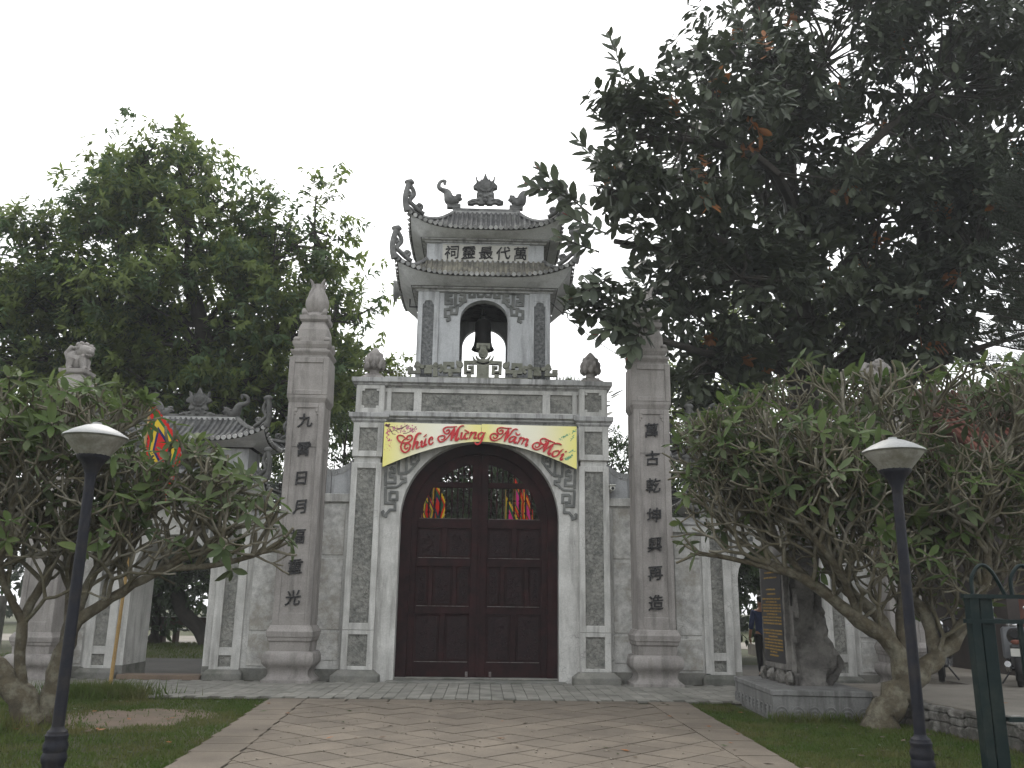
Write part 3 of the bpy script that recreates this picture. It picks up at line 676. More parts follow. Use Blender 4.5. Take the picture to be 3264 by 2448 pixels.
# bell tower
TY0, TY1 = .30, 2.50; TH = 1.44; TCY = 1.4
def archpoly(x0, x1, z0, z1, hw, spr, rise, cx):
    return [(x0, z0), (cx - hw, z0)] + [(cx + hw * math.cos(a), spr + rise * math.sin(a)) for a in [math.pi - math.pi * i / 20 for i in range(21)]] + [(cx + hw, z0), (x1, z0), (x1, z1), (x0, z1)]
for y0, y1 in ((TY0, TY0 + .22), (TY1 - .22, TY1)):
    part('tower_wall', MB().prism(archpoly(GX - TH + .02, GX + TH - .02, 6.08, 8.14, .52, 7.50, .45, GX), y0, y1), 'cement', gate)
for sx in (-1, 1):
    part('tower_wall', MB().box(*sorted((GX + sx * (TH - .25), GX + sx * (TH - .022))), TY0 + .2, TY1 - .2, 6.08, 8.14), 'cement', gate)
    X = lambda a: GX + sx * a
    a0, a1 = sorted((X(.985), X(TH))); h0, h1 = sorted((X(1.09), X(1.335)))
    m = MB(); m.box(a0, h0, TY0 - .045, TY0 + .05, 6.085, 8.135); m.box(h1, a1, TY0 - .045, TY0 + .05, 6.085, 8.135); m.box(h0, h1, TY0 - .045, TY0 + .05, 7.93, 8.135)
    hm = (h0 + h1) / 2
    m.prism([(h0, 7.931), (h0, 7.82), (h0 + .03, 7.82), (h0 + .035, 7.86), (hm - .06, 7.90), (hm, 7.91), (hm + .06, 7.90), (h1 - .035, 7.86), (h1 - .03, 7.82), (h1, 7.82), (h1, 7.931)], TY0 - .043, TY0 + .05)
    part('tower_pilaster', m, 'cement', gate, bevel=.006)
    part('stucco_panel', MB().box(h0 + .001, h1 - .001, TY0 - .02, TY0 + .05, 6.086, 7.9), 'rough2', gate)
    part('tower_pilaster', MB().box(*sorted((X(TH - .02), X(TH + .0))), TY0, TY1 + .0, 6.085, 8.135), 'cement', gate)
part('tower_floor', MB().box(GX - TH + .03, GX + TH - .03, TY0 + .02, TY1 - .02, 6.08, 6.10), 'grime', gate)
part('tower_ceiling', MB().box(GX - TH + .03, GX + TH - .03, TY0 + .02, TY1 - .02, 8.10, 8.13), 'grime', gate)
TF = [([(930, 195), (622, 195), (622, 330), (692, 330), (692, 285), (650, 285), (650, 228), (700, 228)], 32), ([(738, 195), (738, 350), (790, 350), (832, 300), (875, 300)], 34),
      ([(785, 222), (850, 228), (850, 272), (792, 272), (790, 310)], 30), ([(738, 372), (660, 376)], 24), ([(765, 350), (750, 450), (690, 450), (690, 395), (618, 402), (618, 482), (660, 482), (668, 520), (628, 535)], 32),
      ([(905, 195), (905, 250), (962, 250), (962, 195), (1092, 195)], 30), ([(1000, 195), (1008, 246), (1058, 246), (1078, 215)], 28)]
for sx in (-1, 1):
    mb = MB()
    for pts, wd in TF:
        q = [FRET(*p) for p in pts]
        if sx > 0: q = [(mirx(a), b) for a, b in q]
        mb.ribbon(q, wd * .0019, TY0 - .03, TY0 + .02)
    part('arch_fret', mb, 'relief', gate, bevel=.004)
part('tower_cornice', MB().sq([(1.44, 8.10), (1.50, 8.115), (1.50, 8.15), (1.58, 8.17), (1.58, 8.21)], GX, TCY, ry=-.34), 'grime', gate)
tier_roof(gate, GX, TCY, 1.90, 1.60, 8.36, .30, 1.30, .90, 8.93, 1.60, 1.28, 8.20, tile='tile_y')
part('tower_neck', MB().box(GX - 1.31, GX + 1.31, .50, 2.30, 8.8, 9.42), 'cement', gate)
part('tower_cornice', MB().sq([(1.31, 9.34), (1.36, 9.355), (1.36, 9.38), (1.43, 9.40), (1.43, 9.43)], GX, TCY, ry=-.40), 'grime', gate)
rf, _z = tier_roof(gate, GX, TCY, 1.70, 1.32, 9.56, .34, .74, .02, 10.52, 1.45, 1.05, 9.425, tile='tile')
m = MB().box(GX - .80, GX + .80, TCY - .06, TCY + .06, 10.45, 10.62); part('ridge', m, 'orn', gate, bevel=.01)
m = MB().box(GX - .76, GX + .76, TCY - .085, TCY - .055, 10.46, 10.53)
for i in range(15):
    x = GX - .72 + i * .103; m.prism([(x - .05, 10.47), (x, 10.42), (x + .05, 10.47)], TCY - .085, TCY - .056)
part('ridge_scallop', m, 'tileend', gate)
ridge_set(gate, TOP, TCY)
# name board with its characters
nb = part('name_board', MB().box(GX - .96, GX + .96, .485, .52, 8.93, 9.32), 'plaque', gate)
m = MB(); m.box(GX - .99, GX + .99, .475, .51, 9.32, 9.345); m.box(GX - .99, GX + .99, .475, .51, 8.905, 8.93); m.box(GX - .99, GX - .96, .475, .51, 8.93, 9.32); m.box(GX + .96, GX + .99, .475, .51, 8.93, 9.32)
part('board_frame', m, 'cement', gate)
for i, chx in enumerate('祠靈最代萬'):
    o = put('character', glyph(chx, .335, .012, .006), nb); o.location = Vector((GX - .755 + i * .385, .475, 9.13)) - ORG[gate.name]
# carved balustrade in front of the tower
LS = [([(1770, 460), (1500, 460), (1500, 690), (1660, 690), (1660, 575), (1600, 578), (1600, 605)], 84), ([(1575, 690), (1575, 805)], 110),
      ([(1190, 590), (1190, 495), (1015, 495), (1015, 660), (1335, 660), (1335, 570), (1372, 520)], 88), ([(1330, 560), (1300, 480), (1310, 425)], 50),
      ([(785, 500), (785, 822)], 104), ([(840, 560), (920, 540), (952, 620), (880, 680)], 74), ([(735, 560), (565, 560), (565, 690), (670, 690), (670, 620), (600, 632)], 72),
      ([(560, 560), (470, 570), (370, 490), (322, 550), (392, 620), (400, 690), (172, 690), (172, 602), (262, 602)], 76), ([(740, 815), (1800, 832)], 44)]
bal = MB()
for sx in (-1, 1):
    fx = (lambda p: p) if sx < 0 else (lambda p: (mirx(p[0]), p[1]))
    for pts, wd in LS: bal.ribbon([fx(LAT(*p)) for p in pts], wd * .00091, .0, .10)
    bal.disc(fx(LAT(1372, 515)), .068, -.015, .10); bal.disc(fx(LAT(1145, 745)), .05, -.02, .10); bal.disc(fx(LAT(800, 520)), .05, -.012, .1)
    bal.disc(fx(LAT(365, 510)), .06, -.012, .10)
b0, b1 = LAT(1780, 420), LAT(2050, 835); bal.box(2 * GX - max(abs(b1[0]), GX + .12) + 0, max(abs(b1[0]), GX + .12), -.01, .11, 6.07, b0[1])
part('balustrade', bal, 'mossy', gate, bevel=.008)
em = MB(); ec = (GX, LAT(1910, 250)[1])
em.disc(ec, .105, -.03, .09); em.disc(ec, .06, -.045, .0)
for rr, wd, ya in ((.16, .055, -.02), (.225, .06, -.01)):
    em.ribbon([(ec[0] + rr * math.cos(a), ec[1] - .01 + rr * math.sin(a)) for a in [math.pi * (1.06 + .88 * i / 16) for i in range(17)]], [wd * (.35 + .65 * math.sin(math.pi * i / 16)) for i in range(17)], ya, .09)
em.ribbon([(GX - .115, ec[1] + .10), (GX - .115, ec[1] + .19), (GX + .115, ec[1] + .19), (GX + .115, ec[1] + .10)], .06, -.015, .09); em.box(GX - .07, GX + .07, -.01, .09, ec[1] + .06, ec[1] + .17)
em.box(GX - .05, GX + .05, .0, .09, ec[1] - .25, ec[1])
part('balustrade_crest', em, 'mossy', gate, bevel=.008)
# bell, loudspeaker, banner, camera
m = MB().lathe([(.001, 7.86), (.06, 7.86), (.16, 7.82), (.19, 7.74), (.185, 7.5), (.195, 7.32), (.215, 7.22), (.265, 7.13), (.25, 7.115), (.19, 7.2), (.001, 7.3)], (GX - .02, 1.35, 0), 20)
bell = thing('bronze_bell', (GX - .02, 1.35, 7.12), 'dark bronze bell hanging inside the arched tower opening', 'bell')
part('bell_body', m, 'bronze', bell, smooth=50)
part('bell_loop', MB().tube([(GX - .09, 1.35, 7.85), (GX - .07, 1.35, 7.97), (GX + .03, 1.35, 7.97), (GX + .05, 1.35, 7.85)], .022, 6).box(GX - .05, GX + .01, 1.32, 1.38, 7.95, 8.12), 'bronze', bell)
sp_ = thing('loudspeaker', (-1.95, 1.15, 8.42), 'grey horn loudspeaker fixed to the left side of the bell tower', 'loudspeaker')
part('horn', MB().lathe([(.26, -2.03), (.255, -2.0), (.17, -1.95), (.10, -1.88), (.06, -1.78), (.05, -1.72)], (0, 1.15, 8.42), 20, 'x'), 'horn', sp_, smooth=50)
part('driver', MB().lathe([(.07, -1.74), (.08, -1.72), (.08, -1.6), (.05, -1.57)], (0, 1.15, 8.42), 14, 'x'), 'darkmetal', sp_, smooth=50)
part('bracket', MB().tube([(-1.66, 1.15, 8.36), (-1.66, 1.15, 8.05), (-1.38, 1.15, 8.05)], .02, 6), 'darkmetal', sp_)
# ================================================================ New Year banner
ban = thing('greeting_banner', (0, -.13, 4.2), 'yellow arched banner with red script lettering fixed over the gate doors', 'banner')
def arcb(x):   # lower edge of the board
    t = (x - .05) / 1.96; return 4.735 - .54 * abs(t) ** 1.75
bm = bpy.data.materials.new('banner_print'); bm.use_nodes = True; _n = bm.node_tree; _b = _n.nodes['Principled BSDF']; _b.inputs['Roughness'].default_value = .6
_g = _n.nodes.new('ShaderNodeNewGeometry'); _s = _n.nodes.new('ShaderNodeSeparateXYZ'); _n.links.new(_g.outputs['Position'], _s.inputs[0])
_mr = _n.nodes.new('ShaderNodeMapRange'); _mr.inputs[1].default_value = -1.95; _mr.inputs[2].default_value = 2.0; _n.links.new(_s.outputs[0], _mr.inputs[0])
_yel, _crm = (.76, .70, .20), (.76, .73, .54)
_n.links.new(ramp(_n, _mr.outputs[0], [(0, _yel), (.18, _crm), (.33, (.76, .76, .66)), (.47, (.76, .71, .28)), (.53, (.76, .71, .26)), (.67, (.76, .76, .65)), (.82, _crm), (1, _yel)]), _b.inputs['Base Color'])
M['banner'] = bm
for x0, x1 in ((-1.95, .036), (.042, 2.0)):
    xs = [x0 + (x1 - x0) * i / 16 for i in range(17)]
    part('board', MB().prism([(x, arcb(x)) for x in xs] + [(x1, 5.085), (x0, 5.10)], -.15, -.12), 'banner', ban)
part('batten', MB().box(-1.9, 1.95, -.12, .0, 4.98, 5.03).box(-1.93, -1.88, -.12, .06, 4.3, 5.0).box(1.93, 1.98, -.12, .06, 4.3, 5.0), 'darkmetal', ban)
L1 = {'C': ([(520, 430), (470, 380), (400, 365), (355, 400), (370, 460), (430, 510), (520, 520), (610, 490), (655, 420), (630, 372), (570, 380), (545, 430), (575, 458), (602, 436)], 30, [(560, 400), (470, 480), (432, 580), (440, 660), (500, 712), (570, 690), (610, 620), (615, 560), (560, 530), (510, 570), (510, 630), (545, 640), (572, 608)], 34),
      'h': ([(838, 332), (792, 328), (745, 372), (705, 480), (662, 660)], 46, [(682, 600), (730, 506), (768, 505), (755, 560), (742, 622), (775, 625), (802, 590)], 36),
      'u1': ([(818, 520), (848, 482), (852, 520), (837, 582), (862, 603), (902, 560), (926, 450)], 36, [(932, 430), (906, 532), (925, 572), (952, 540)], 40, [(885, 402), (946, 350)], 34),
      'c': ([(1050, 472), (1066, 432), (1045, 407), (1007, 440), (992, 510), (1020, 553), (1060, 530), (1077, 500)], 36),
      'M': ([(1240, 448), (1270, 458), (1310, 420), (1306, 384), (1250, 375), (1190, 400), (1177, 450), (1222, 503), (1300, 480), (1380, 400), (1470, 270), (1522, 198)], 32, [(1562, 190), (1450, 200), (1340, 206), (1286, 252), (1302, 310), (1350, 340), (1400, 310), (1408, 266), (1370, 256), (1338, 290)], 32,
            [(1512, 228), (1472, 340), (1437, 478)], 60, [(1440, 470), (1520, 340), (1600, 220), (1660, 176), (1704, 180)], 30, [(1600, 232), (1560, 350), (1532, 448), (1560, 468), (1602, 420)], 50),
      'u2': ([(1632, 330), (1660, 316), (1642, 380), (1642, 438), (1680, 430), (1730, 330)], 36, [(1737, 320), (1716, 410), (1745, 443), (1776, 418)], 38, [(1712, 258), (1792, 302)], 38, [(1737, 330), (1786, 322), (1804, 296)], 28),
      'n': ([(1826, 326), (1852, 318), (1802, 440)], 38, [(1812, 420), (1870, 326), (1930, 312), (1940, 332), (1906, 420), (1928, 434), (1952, 408)], 36),
      'g': ([(2104, 326), (2050, 312), (1996, 360), (1990, 428), (2030, 434), (2090, 362), (2112, 320)], 36, [(2116, 312), (2072, 440), (2010, 538), (1950, 548), (1912, 514)], 38, [(2108, 320), (2142, 310)], 26)}
L2 = {'N': ([(285, 346), (290, 380), (340, 388), (374, 340), (330, 292), (262, 292), (216, 350), (240, 418), (320, 438), (430, 390), (520, 290), (604, 196)], 34, [(675, 172), (540, 170), (440, 157), (372, 190), (366, 250), (410, 294), (470, 280), (488, 232), (450, 207), (416, 236)], 34, [(612, 190), (572, 320), (517, 458)], 62, [(522, 450), (620, 330), (700, 220), (760, 190), (804, 206)], 34),
      'a': ([(772, 368), (700, 347), (632, 400), (627, 458), (670, 460), (740, 390), (777, 360)], 40, [(782, 358), (732, 450), (750, 488), (782, 460)], 42, [(760, 258), (776, 300), (812, 318), (858, 290)], 34),
      'm': ([(828, 392), (866, 380), (792, 510)], 42, [(802, 490), (870, 394), (938, 402), (882, 520)], 40, [(892, 500), (950, 414), (1018, 422), (976, 520), (986, 553), (1022, 518)], 40),
      'M': ([(1180, 545), (1186, 574), (1230, 578), (1274, 530), (1240, 482), (1172, 490), (1122, 540), (1132, 598), (1210, 633), (1310, 590), (1420, 500), (1502, 428)], 34, [(1600, 482), (1480, 440), (1370, 392), (1302, 410), (1292, 470), (1340, 518), (1400, 500), (1414, 456), (1380, 450)], 34, [(1462, 470), (1402, 560), (1352, 678)], 66, [(1362, 668), (1470, 570), (1590, 504), (1680, 502), (1742, 530)], 32, [(1562, 530), (1502, 610), (1462, 690), (1482, 733), (1514, 698)], 52),
      'o': ([(1640, 652), (1572, 670), (1542, 740), (1572, 778), (1640, 760), (1690, 700), (1670, 656), (1630, 652)], 38, [(1682, 684), (1728, 668), (1722, 640)], 28, [(1716, 650), (1778, 618)], 28),
      'i': ([(1722, 750), (1768, 722), (1768, 750), (1717, 820), (1740, 848), (1772, 818)], 42, [(1812, 676), (1850, 664)], 56)}
for D, fn, sc in ((L1, BAN1, .00101), (L2, BAN2, .00096)):
    for nm, st_ in D.items():
        mb = MB()
        for q in range(0, len(st_), 2):
            P = catmull([fn(*p) for p in st_[q]], 5) if len(st_[q]) > 2 else [fn(*p) for p in st_[q]]
            n = len(P); wmax = st_[q + 1] * sc; W_ = []
            for i in range(n):
                a, b = P[max(i - 1, 0)], P[min(i + 1, n - 1)]; an = math.atan2(b[1] - a[1], b[0] - a[0])
                e = min(1, .55 + 1.6 * min(i, n - 1 - i) / n); W_.append(wmax * e * (.68 + .42 * abs(math.sin(an - .35))))
            mb.ribbon(P, W_, -.178 - .001 * q, -.149)
        part('letter', mb, 'red', ban)
# printed blossom and leaf sprays (flat print on the board)
M['pink'] = pm('print_pink', (.55, .24, .30), (.45, .16, .22), 30., fine=0); M['twigp'] = pm('print_twig', (.12, .05, .07), (.16, .07, .09), 20., fine=0)
M['pgreen'] = pm('print_green', (.10, .34, .22), (.06, .24, .15), 25., fine=0); M['pblossom'] = pm('print_red', (.55, .10, .16), (.5, .2, .24), 25., fine=0)
rg = random.Random(3); mb = MB()
for pts in ([(100, 170), (180, 200), (260, 190), (340, 240), (420, 220), (500, 190), (580, 170)], [(180, 230), (240, 290), (300, 260), (360, 300)], [(330, 270), (420, 220)], [(430, 240), (560, 150)], [(470, 330), (540, 325), (640, 280), (740, 190)], [(220, 270), (260, 340), (320, 350)]):
    mb.ribbon([BAN1(*p) for p in pts], [.016 - .009 * i / len(pts) for i in range(len(pts))], -.1535, -.1495)
for (x, y, r) in ((130, 155, 26), (165, 170, 30), (190, 150, 20), (430, 225, 20)): mb.disc(BAN1(x, y), r * .001, -.154, -.1495, 8)
part('blossom_print', mb, 'twigp', ban, kind='stuff')
mb = MB()
for i in range(95):
    c = rg.choice(((300, 230, 130, 40), (420, 260, 130, 60), (560, 200, 120, 70), (660, 260, 80, 60)))
    mb.disc(BAN1(rg.gauss(c[0], c[2] * .5), rg.gauss(c[1], c[3] * .5)), rg.uniform(.006, .017), -.1525 - i * 1e-5, -.1495, 6)
part('blossom_print', mb, 'pink', ban, kind='stuff')
mb = MB()
for i in range(60):
    y = rg.uniform(240, 690); mb.disc(BAN1(rg.gauss(180, 28 if y < 480 else 40), y), rg.uniform(.006, .02) if y < 480 else rg.uniform(.003, .008), -.1526 - i * 1e-5, -.1495, 6)
part('blossom_print', mb, 'pblossom', ban, kind='stuff')
mb = MB()
for (x0, y0, x1, y1, n) in ((1700, 400, 1880, 300, 26), (1960, 290, 2040, 200, 16), (1820, 840, 1960, 760, 44), (1900, 690, 2030, 640, 14), (1930, 440, 2000, 330, 10)):
    for i in range(n):
        t = rg.random(); x = x0 + (x1 - x0) * t + rg.gauss(0, 14); y = y0 + (y1 - y0) * t + rg.gauss(0, 16); a = rg.uniform(-.9, .2); l = rg.uniform(16, 44)
        if x > 2040: continue
        mb.ribbon([BAN2(x, y), BAN2(x + l * math.cos(a), y + l * math.sin(a))], [.014, .004], -.1528 - i * 1e-5, -.1495)
part('leaf_print', mb, 'pgreen', ban, kind='stuff')

# ================================================================ couplet pillars
def pillar(x, label, text, kz=1., lion=False, ks=1.):
    p = thing('stone_pillar', (x, -.13, 0), label, 'pillar', None); cy = -.13
    Z = lambda z: z * kz
    def sqz(prof): return MB().sq([(h * ks, Z(z)) for h, z in prof], x, cy)
    part('base', sqz([(.48, 0), (.48, .085), (.455, .095), (.39, .15), (.37, .20), (.385, .28), (.43, .33), (.475, .38), (.485, .44), (.475, .52), (.45, .58), (.41, .60)]), 'granite', p, smooth=50)
    part('base_neck', sqz([(.375, .58), (.385, .77), (.41, .785), (.42, .85), (.435, .86), (.445, .96), (.42, 1.00), (.385, 1.07)]), 'granite', p, bevel=.008)
    joints = [(1.06, 4.50), (4.506, 5.40)] if text else [(1.06, 5.40)]
    for z0, z1 in joints: part('shaft', sqz([(.350, z0), (.342, z1)]), 'granite', p)
    m = MB(); yf = cy - .37 * ks; hw = .365 * ks
    frame(m, x - hw, x + hw, Z(1.06), Z(5.40), [(x - .245 * ks, x + .245 * ks, Z(1.30), Z(5.30))], yf, cy - .33 * ks)
    for sx in (-1, 1):
        m.box(*sorted((x + sx * .245 * ks, x + sx * .18 * ks)), yf + .004, cy - .33 * ks, Z(5.22), Z(5.30))
        m.box(*sorted((x + sx * .245 * ks, x + sx * .21 * ks)), yf + .006, cy - .33 * ks, Z(5.16), Z(5.22))
        m.box(*sorted((x + sx * .33 * ks, x + sx * hw)), cy - .33 * ks, cy - .24 * ks, Z(1.06), Z(5.40)); m.box(*sorted((x + sx * .33 * ks, x + sx * hw)), cy + .24 * ks, cy + .36 * ks, Z(1.06), Z(5.40))
    part('shaft_frame', m, 'granite', p, bevel=.008)
    part('lantern_moulding', sqz([(.35, 5.38), (.365, 5.42), (.40, 5.50), (.405, 5.555)]), 'granite', p, bevel=.006)
    part('lantern_block', sqz([(.400, 5.55), (.385, 6.36)]), 'granite', p)
    m = MB(); frame(m, x - .402 * ks, x + .402 * ks, Z(5.56), Z(6.35), [(x - .29 * ks, x + .29 * ks, Z(5.66), Z(6.23))], cy - .412 * ks, cy - .37 * ks); part('lantern_frame', m, 'granite', p, bevel=.01)
    part('cap', sqz([(.35, 6.35), (.355, 6.40), (.40, 6.47), (.405, 6.51), (.335, 6.52), (.335, 6.56), (.35, 6.58), (.375, 6.64), (.38, 6.70), (.30, 6.71)]), 'granite', p, bevel=.006)
    m = MB()
    for sx in (-1, 1):
        for sy in (-1, 1): m.blob((x + sx * .31 * ks, cy + sy * .31 * ks, Z(6.75)), (.07, .07, .055), 8, jit=.03)
    part('scroll_foot', m, 'granite', p, smooth=60)
    part('top_block', sqz([(.29, 6.70), (.30, 6.80), (.295, 6.98), (.27, 7.06), (.245, 7.12), (.245, 7.17)]), 'granite', p, bevel=.02)
    part('top_plate', sqz([(.25, 7.16), (.29, 7.20), (.295, 7.29)]), 'granite', p, bevel=.006)
    if not lion:
        m = MB().lathe([(.20, 7.28), (.25, 7.31), (.20, 7.36), (.17, 7.40), (.215, 7.48), (.245, 7.58), (.245, 7.67), (.20, 7.79), (.145, 7.90), (.11, 7.98), (.10, 8.05), (.03, 8.07)], (x, cy, 0), 18)
        for i in range(4):
            a = math.pi / 4 + i * math.pi / 2; ca, sa = math.cos(a), math.sin(a)
            m.tube([(x + r * ca, cy + r * sa, z) for r, z in catmull([(.15, 7.33), (.25, 7.33), (.30, 7.38), (.31, 7.45)], 3)], [.06] * 7 + [.05, .04, .03], 6)
            m.tube([(x + r * ca, cy + r * sa, z) for r, z in catmull([(.20, 7.62), (.17, 7.80), (.12, 7.93), (.15, 8.04), (.22, 8.13)], 4)], [.05] * 9 + [.045, .04, .04, .035, .035, .03, .02, .012], 6)
        part('phoenix_finial', m, 'granite', p, smooth=60)
    else:
        m = MB(); zb = Z(7.29); B = lambda dx, dy, dz, a, b, c, s=0: m.blob((x + dx, cy + dy, zb + dz), (a, b, c), 10, jit=.10, seed=s)
        B(-.02, .05, .20, .22, .17, .18, 1); B(-.12, .05, .26, .15, .16, .20, 2); B(.10, 0, .42, .16, .15, .15, 3); B(.21, -.03, .40, .09, .10, .07, 4); B(.20, -.03, .33, .07, .09, .04, 5); B(.02, .02, .50, .12, .16, .10, 6)
        for i, (dx, dy) in enumerate(((.14, -.1), (.14, .1), (-.14, -.12), (-.14, .14))): m.tube([(x + dx * .8, cy + dy, zb + .25), (x + dx, cy + dy, zb + .08), (x + dx + .04, cy + dy, zb + .02)], [.08, .06, .065], 7)
        m.tube([(x - .22, cy + .05, zb + .25), (x - .28, cy + .05, zb + .4), (x - .2, cy + .05, zb + .52), (x - .12, cy + .05, zb + .5)], [.06, .07, .06, .03], 7)
        for i in range(14): a = i * .45; B(.08 + .16 * math.cos(a), .08 * math.sin(i), .44 + .14 * math.sin(a), .05, .06, .05, i)
        part('guardian_lion', m, 'granite', p, smooth=70)
    if text:
        for chx, z in zip(text[0], text[1]):
            o = put('character', glyph(chx, .305, .012, .012), p); o.location = (0, -.365, z)
    return p
pillar(-3.49, 'granite pillar with seven black characters and phoenix finial, beside the side gate with flag', ('九霄日月福重光', (5.04, 4.45, 3.88, 3.31, 2.74, 2.17, 1.58)))
pillar(3.49, 'granite pillar with seven black characters, its finial wrapped in rubber tree leaves', ('萬古乾坤興再造', (4.97, 4.40, 3.85, 3.26, 2.69, 2.13, 1.58)))
pillar(-8.30, 'shorter granite pillar topped by a carved guardian lion, behind the leafy frangipani', None, .83, True, .9)
pillar(8.40, 'shorter granite pillar topped by a lion, half hidden behind bare frangipani branches', ('萬世', (3.1, 2.5)), .83, True, .9)

# ================================================================ linking walls
def keyfret(mb, P, wd, y0):
    # meander line along a curve P (X,Z list)
    n = len(P)
    def at(s, h):
        f = s * (n - 1); i = min(int(f), n - 2); t = f - i; a, b = Vector(P[i]), Vector(P[i + 1]); d = (b - a).normalized(); nn = Vector((-d[1], d[0])); nn = nn if nn[1] > 0 else -nn
        q = a + (b - a) * t + nn * h; return (q[0], q[1])
    return at
def screen_wall(sx, label):
    X = lambda a: GX + sx * a
    wl = thing('link_wall', (X(2.95), .5, 0), label, 'wall')
    so_ = lambda a, b: sorted((X(a), X(b)))
    part('wall_core', MB().box(*so_(2.62, 3.30), .215, .62, 0, 3.50), 'white', wl)
    part('wall_foot', MB().box(*so_(2.62, 3.30), .19, .64, 0, .24), 'basegrey', wl, bevel=.01)
    for z0, z1 in ((.40, .93), (.98, 2.36), (2.43, 3.46)):
        part('plaster_panel', MB().box(*so_(2.73, 3.23), .196, .22, z0, z1), 'patchy', wl, bevel=.008)
    part('band', MB().box(*so_(2.60, 3.30), .14, .66, 3.49, 3.66), 'white', wl, bevel=.012)
    n = 14; top = [(2.64 + .42 * i / n, 4.38 - .23 * (i / n) ** .8 - .035 * math.sin(math.pi * i / n)) for i in range(n + 1)]
    for pts, nm in ((top, 'screen'), ([(3.075, 4.155), (3.12, 4.165), (3.18, 4.175), (3.27, 4.20)], 'screen')):
        poly = [(X(pts[0][0]), 3.65)] + [(X(a), z) for a, z in pts] + [(X(pts[-1][0]), 3.65)]
        s_o = part(nm, MB().prism(poly, .24, .56), 'cement', wl)
        mb = MB(); Pp = [(X(a), z) for a, z in pts]
        mb.ribbon(Pp, .014, .226, .245); mb.ribbon([(a, z - .115) for a, z in Pp], .012, .226, .245)
        Ln = abs(pts[-1][0] - pts[0][0]); cells = max(1, int(Ln / .085)); at = keyfret(mb, [(a, z - .058) for a, z in Pp], 0, 0)
        for c in range(cells):
            sq = [(c + a) / cells for a in (.06, .06, .62, .62, .34, .34)]; hh = [-.035, .035, .035, -.012, -.012, .010]
            mb.ribbon([at(s, h) for s, h in zip(sq, hh)], .011, .226, .245)
            mb.ribbon([at((c + .62) / cells, -.034), at((c + .94) / cells, -.034), at((c + .94) / cells, .034)], .011, .226, .245)
        part('key_fret_band', mb, 'grime', wl)
    wl2 = thing('side_wall', (X(4.2), .5, 0), label.replace('upper screen', 'flat coping').replace('between the central gate and', 'beyond the central gate, past'), 'wall')
    part('wall_core', MB().box(*so_(3.30, 4.66), .235, .62, 0, 3.0), 'white', wl2)
    part('wall_foot', MB().box(*so_(3.30, 4.64), .20, .64, 0, .24), 'basegrey', wl2, bevel=.01)
    for z0, z1 in ((.28, .88), (.95, 2.42), (2.46, 2.86)):
        part('plaster_panel', MB().box(*so_(3.98, 4.50), .216, .24, z0, z1), 'patchy', wl2, bevel=.008)
    part('band', MB().box(*so_(3.30, 4.68), .16, .66, 2.98, 3.14), 'white', wl2, bevel=.012)
    part('coping', MB().mould([(.12, 3.14), (.12, 3.18), (.30, 3.30), (.50, 3.30), (.70, 3.18), (.70, 3.14)], *so_(3.30, 4.68)), 'grime', wl2)
    wl3 = thing('end_wall', (X(7.9), .5, 0), 'short whitewashed wall between the %s side gate and the lion pillar' % ('flag-decked' if sx < 0 else 'stele-side'), 'wall')
    part('wall_core', MB().box(*so_(7.58, 8.6), .235, .62, 0, 3.0), 'white', wl3)
    for z0, z1 in ((.28, .88), (.95, 2.42), (2.46, 2.86)):
        part('plaster_panel', MB().box(*so_(7.70, 8.10), .216, .24, z0, z1), 'patchy', wl3, bevel=.008)
    part('wall_foot', MB().box(*so_(7.6, 8.6), .20, .64, 0, .24), 'basegrey', wl3, bevel=.01)
    part('band', MB().box(*so_(7.58, 8.6), .16, .66, 2.98, 3.14), 'white', wl3, bevel=.012)
screen_wall(-1, 'whitewashed link wall with curved upper screen between the central gate and the phoenix pillar')
screen_wall(1, 'whitewashed link wall with curved upper screen and security camera between the central gate and pillar')
m = MB()
cc = thing('security_camera', (2.72, .05, 3.83), 'small white bullet security camera on the wall beside the banner end', 'security camera')
part('housing', MB().lathe([(.05, -.10), (.055, -.09), (.055, .10), (.03, .13)], (2.74, .02, 3.84), 12, 'y'), 'cctv', cc, smooth=50)
part('sun_hood', MB().box(2.672, 2.808, -.12, .14, 3.885, 3.905), 'cctv', cc, bevel=.008)
part('lens', MB().lathe([(.032, -.106), (.032, -.095)], (2.74, .02, 3.83), 12, 'y'), 'black', cc)
part('arm', MB().tube([(2.74, .06, 3.79), (2.70, .12, 3.77), (2.64, .24, 3.77)], .016, 6), 'cctv', cc)

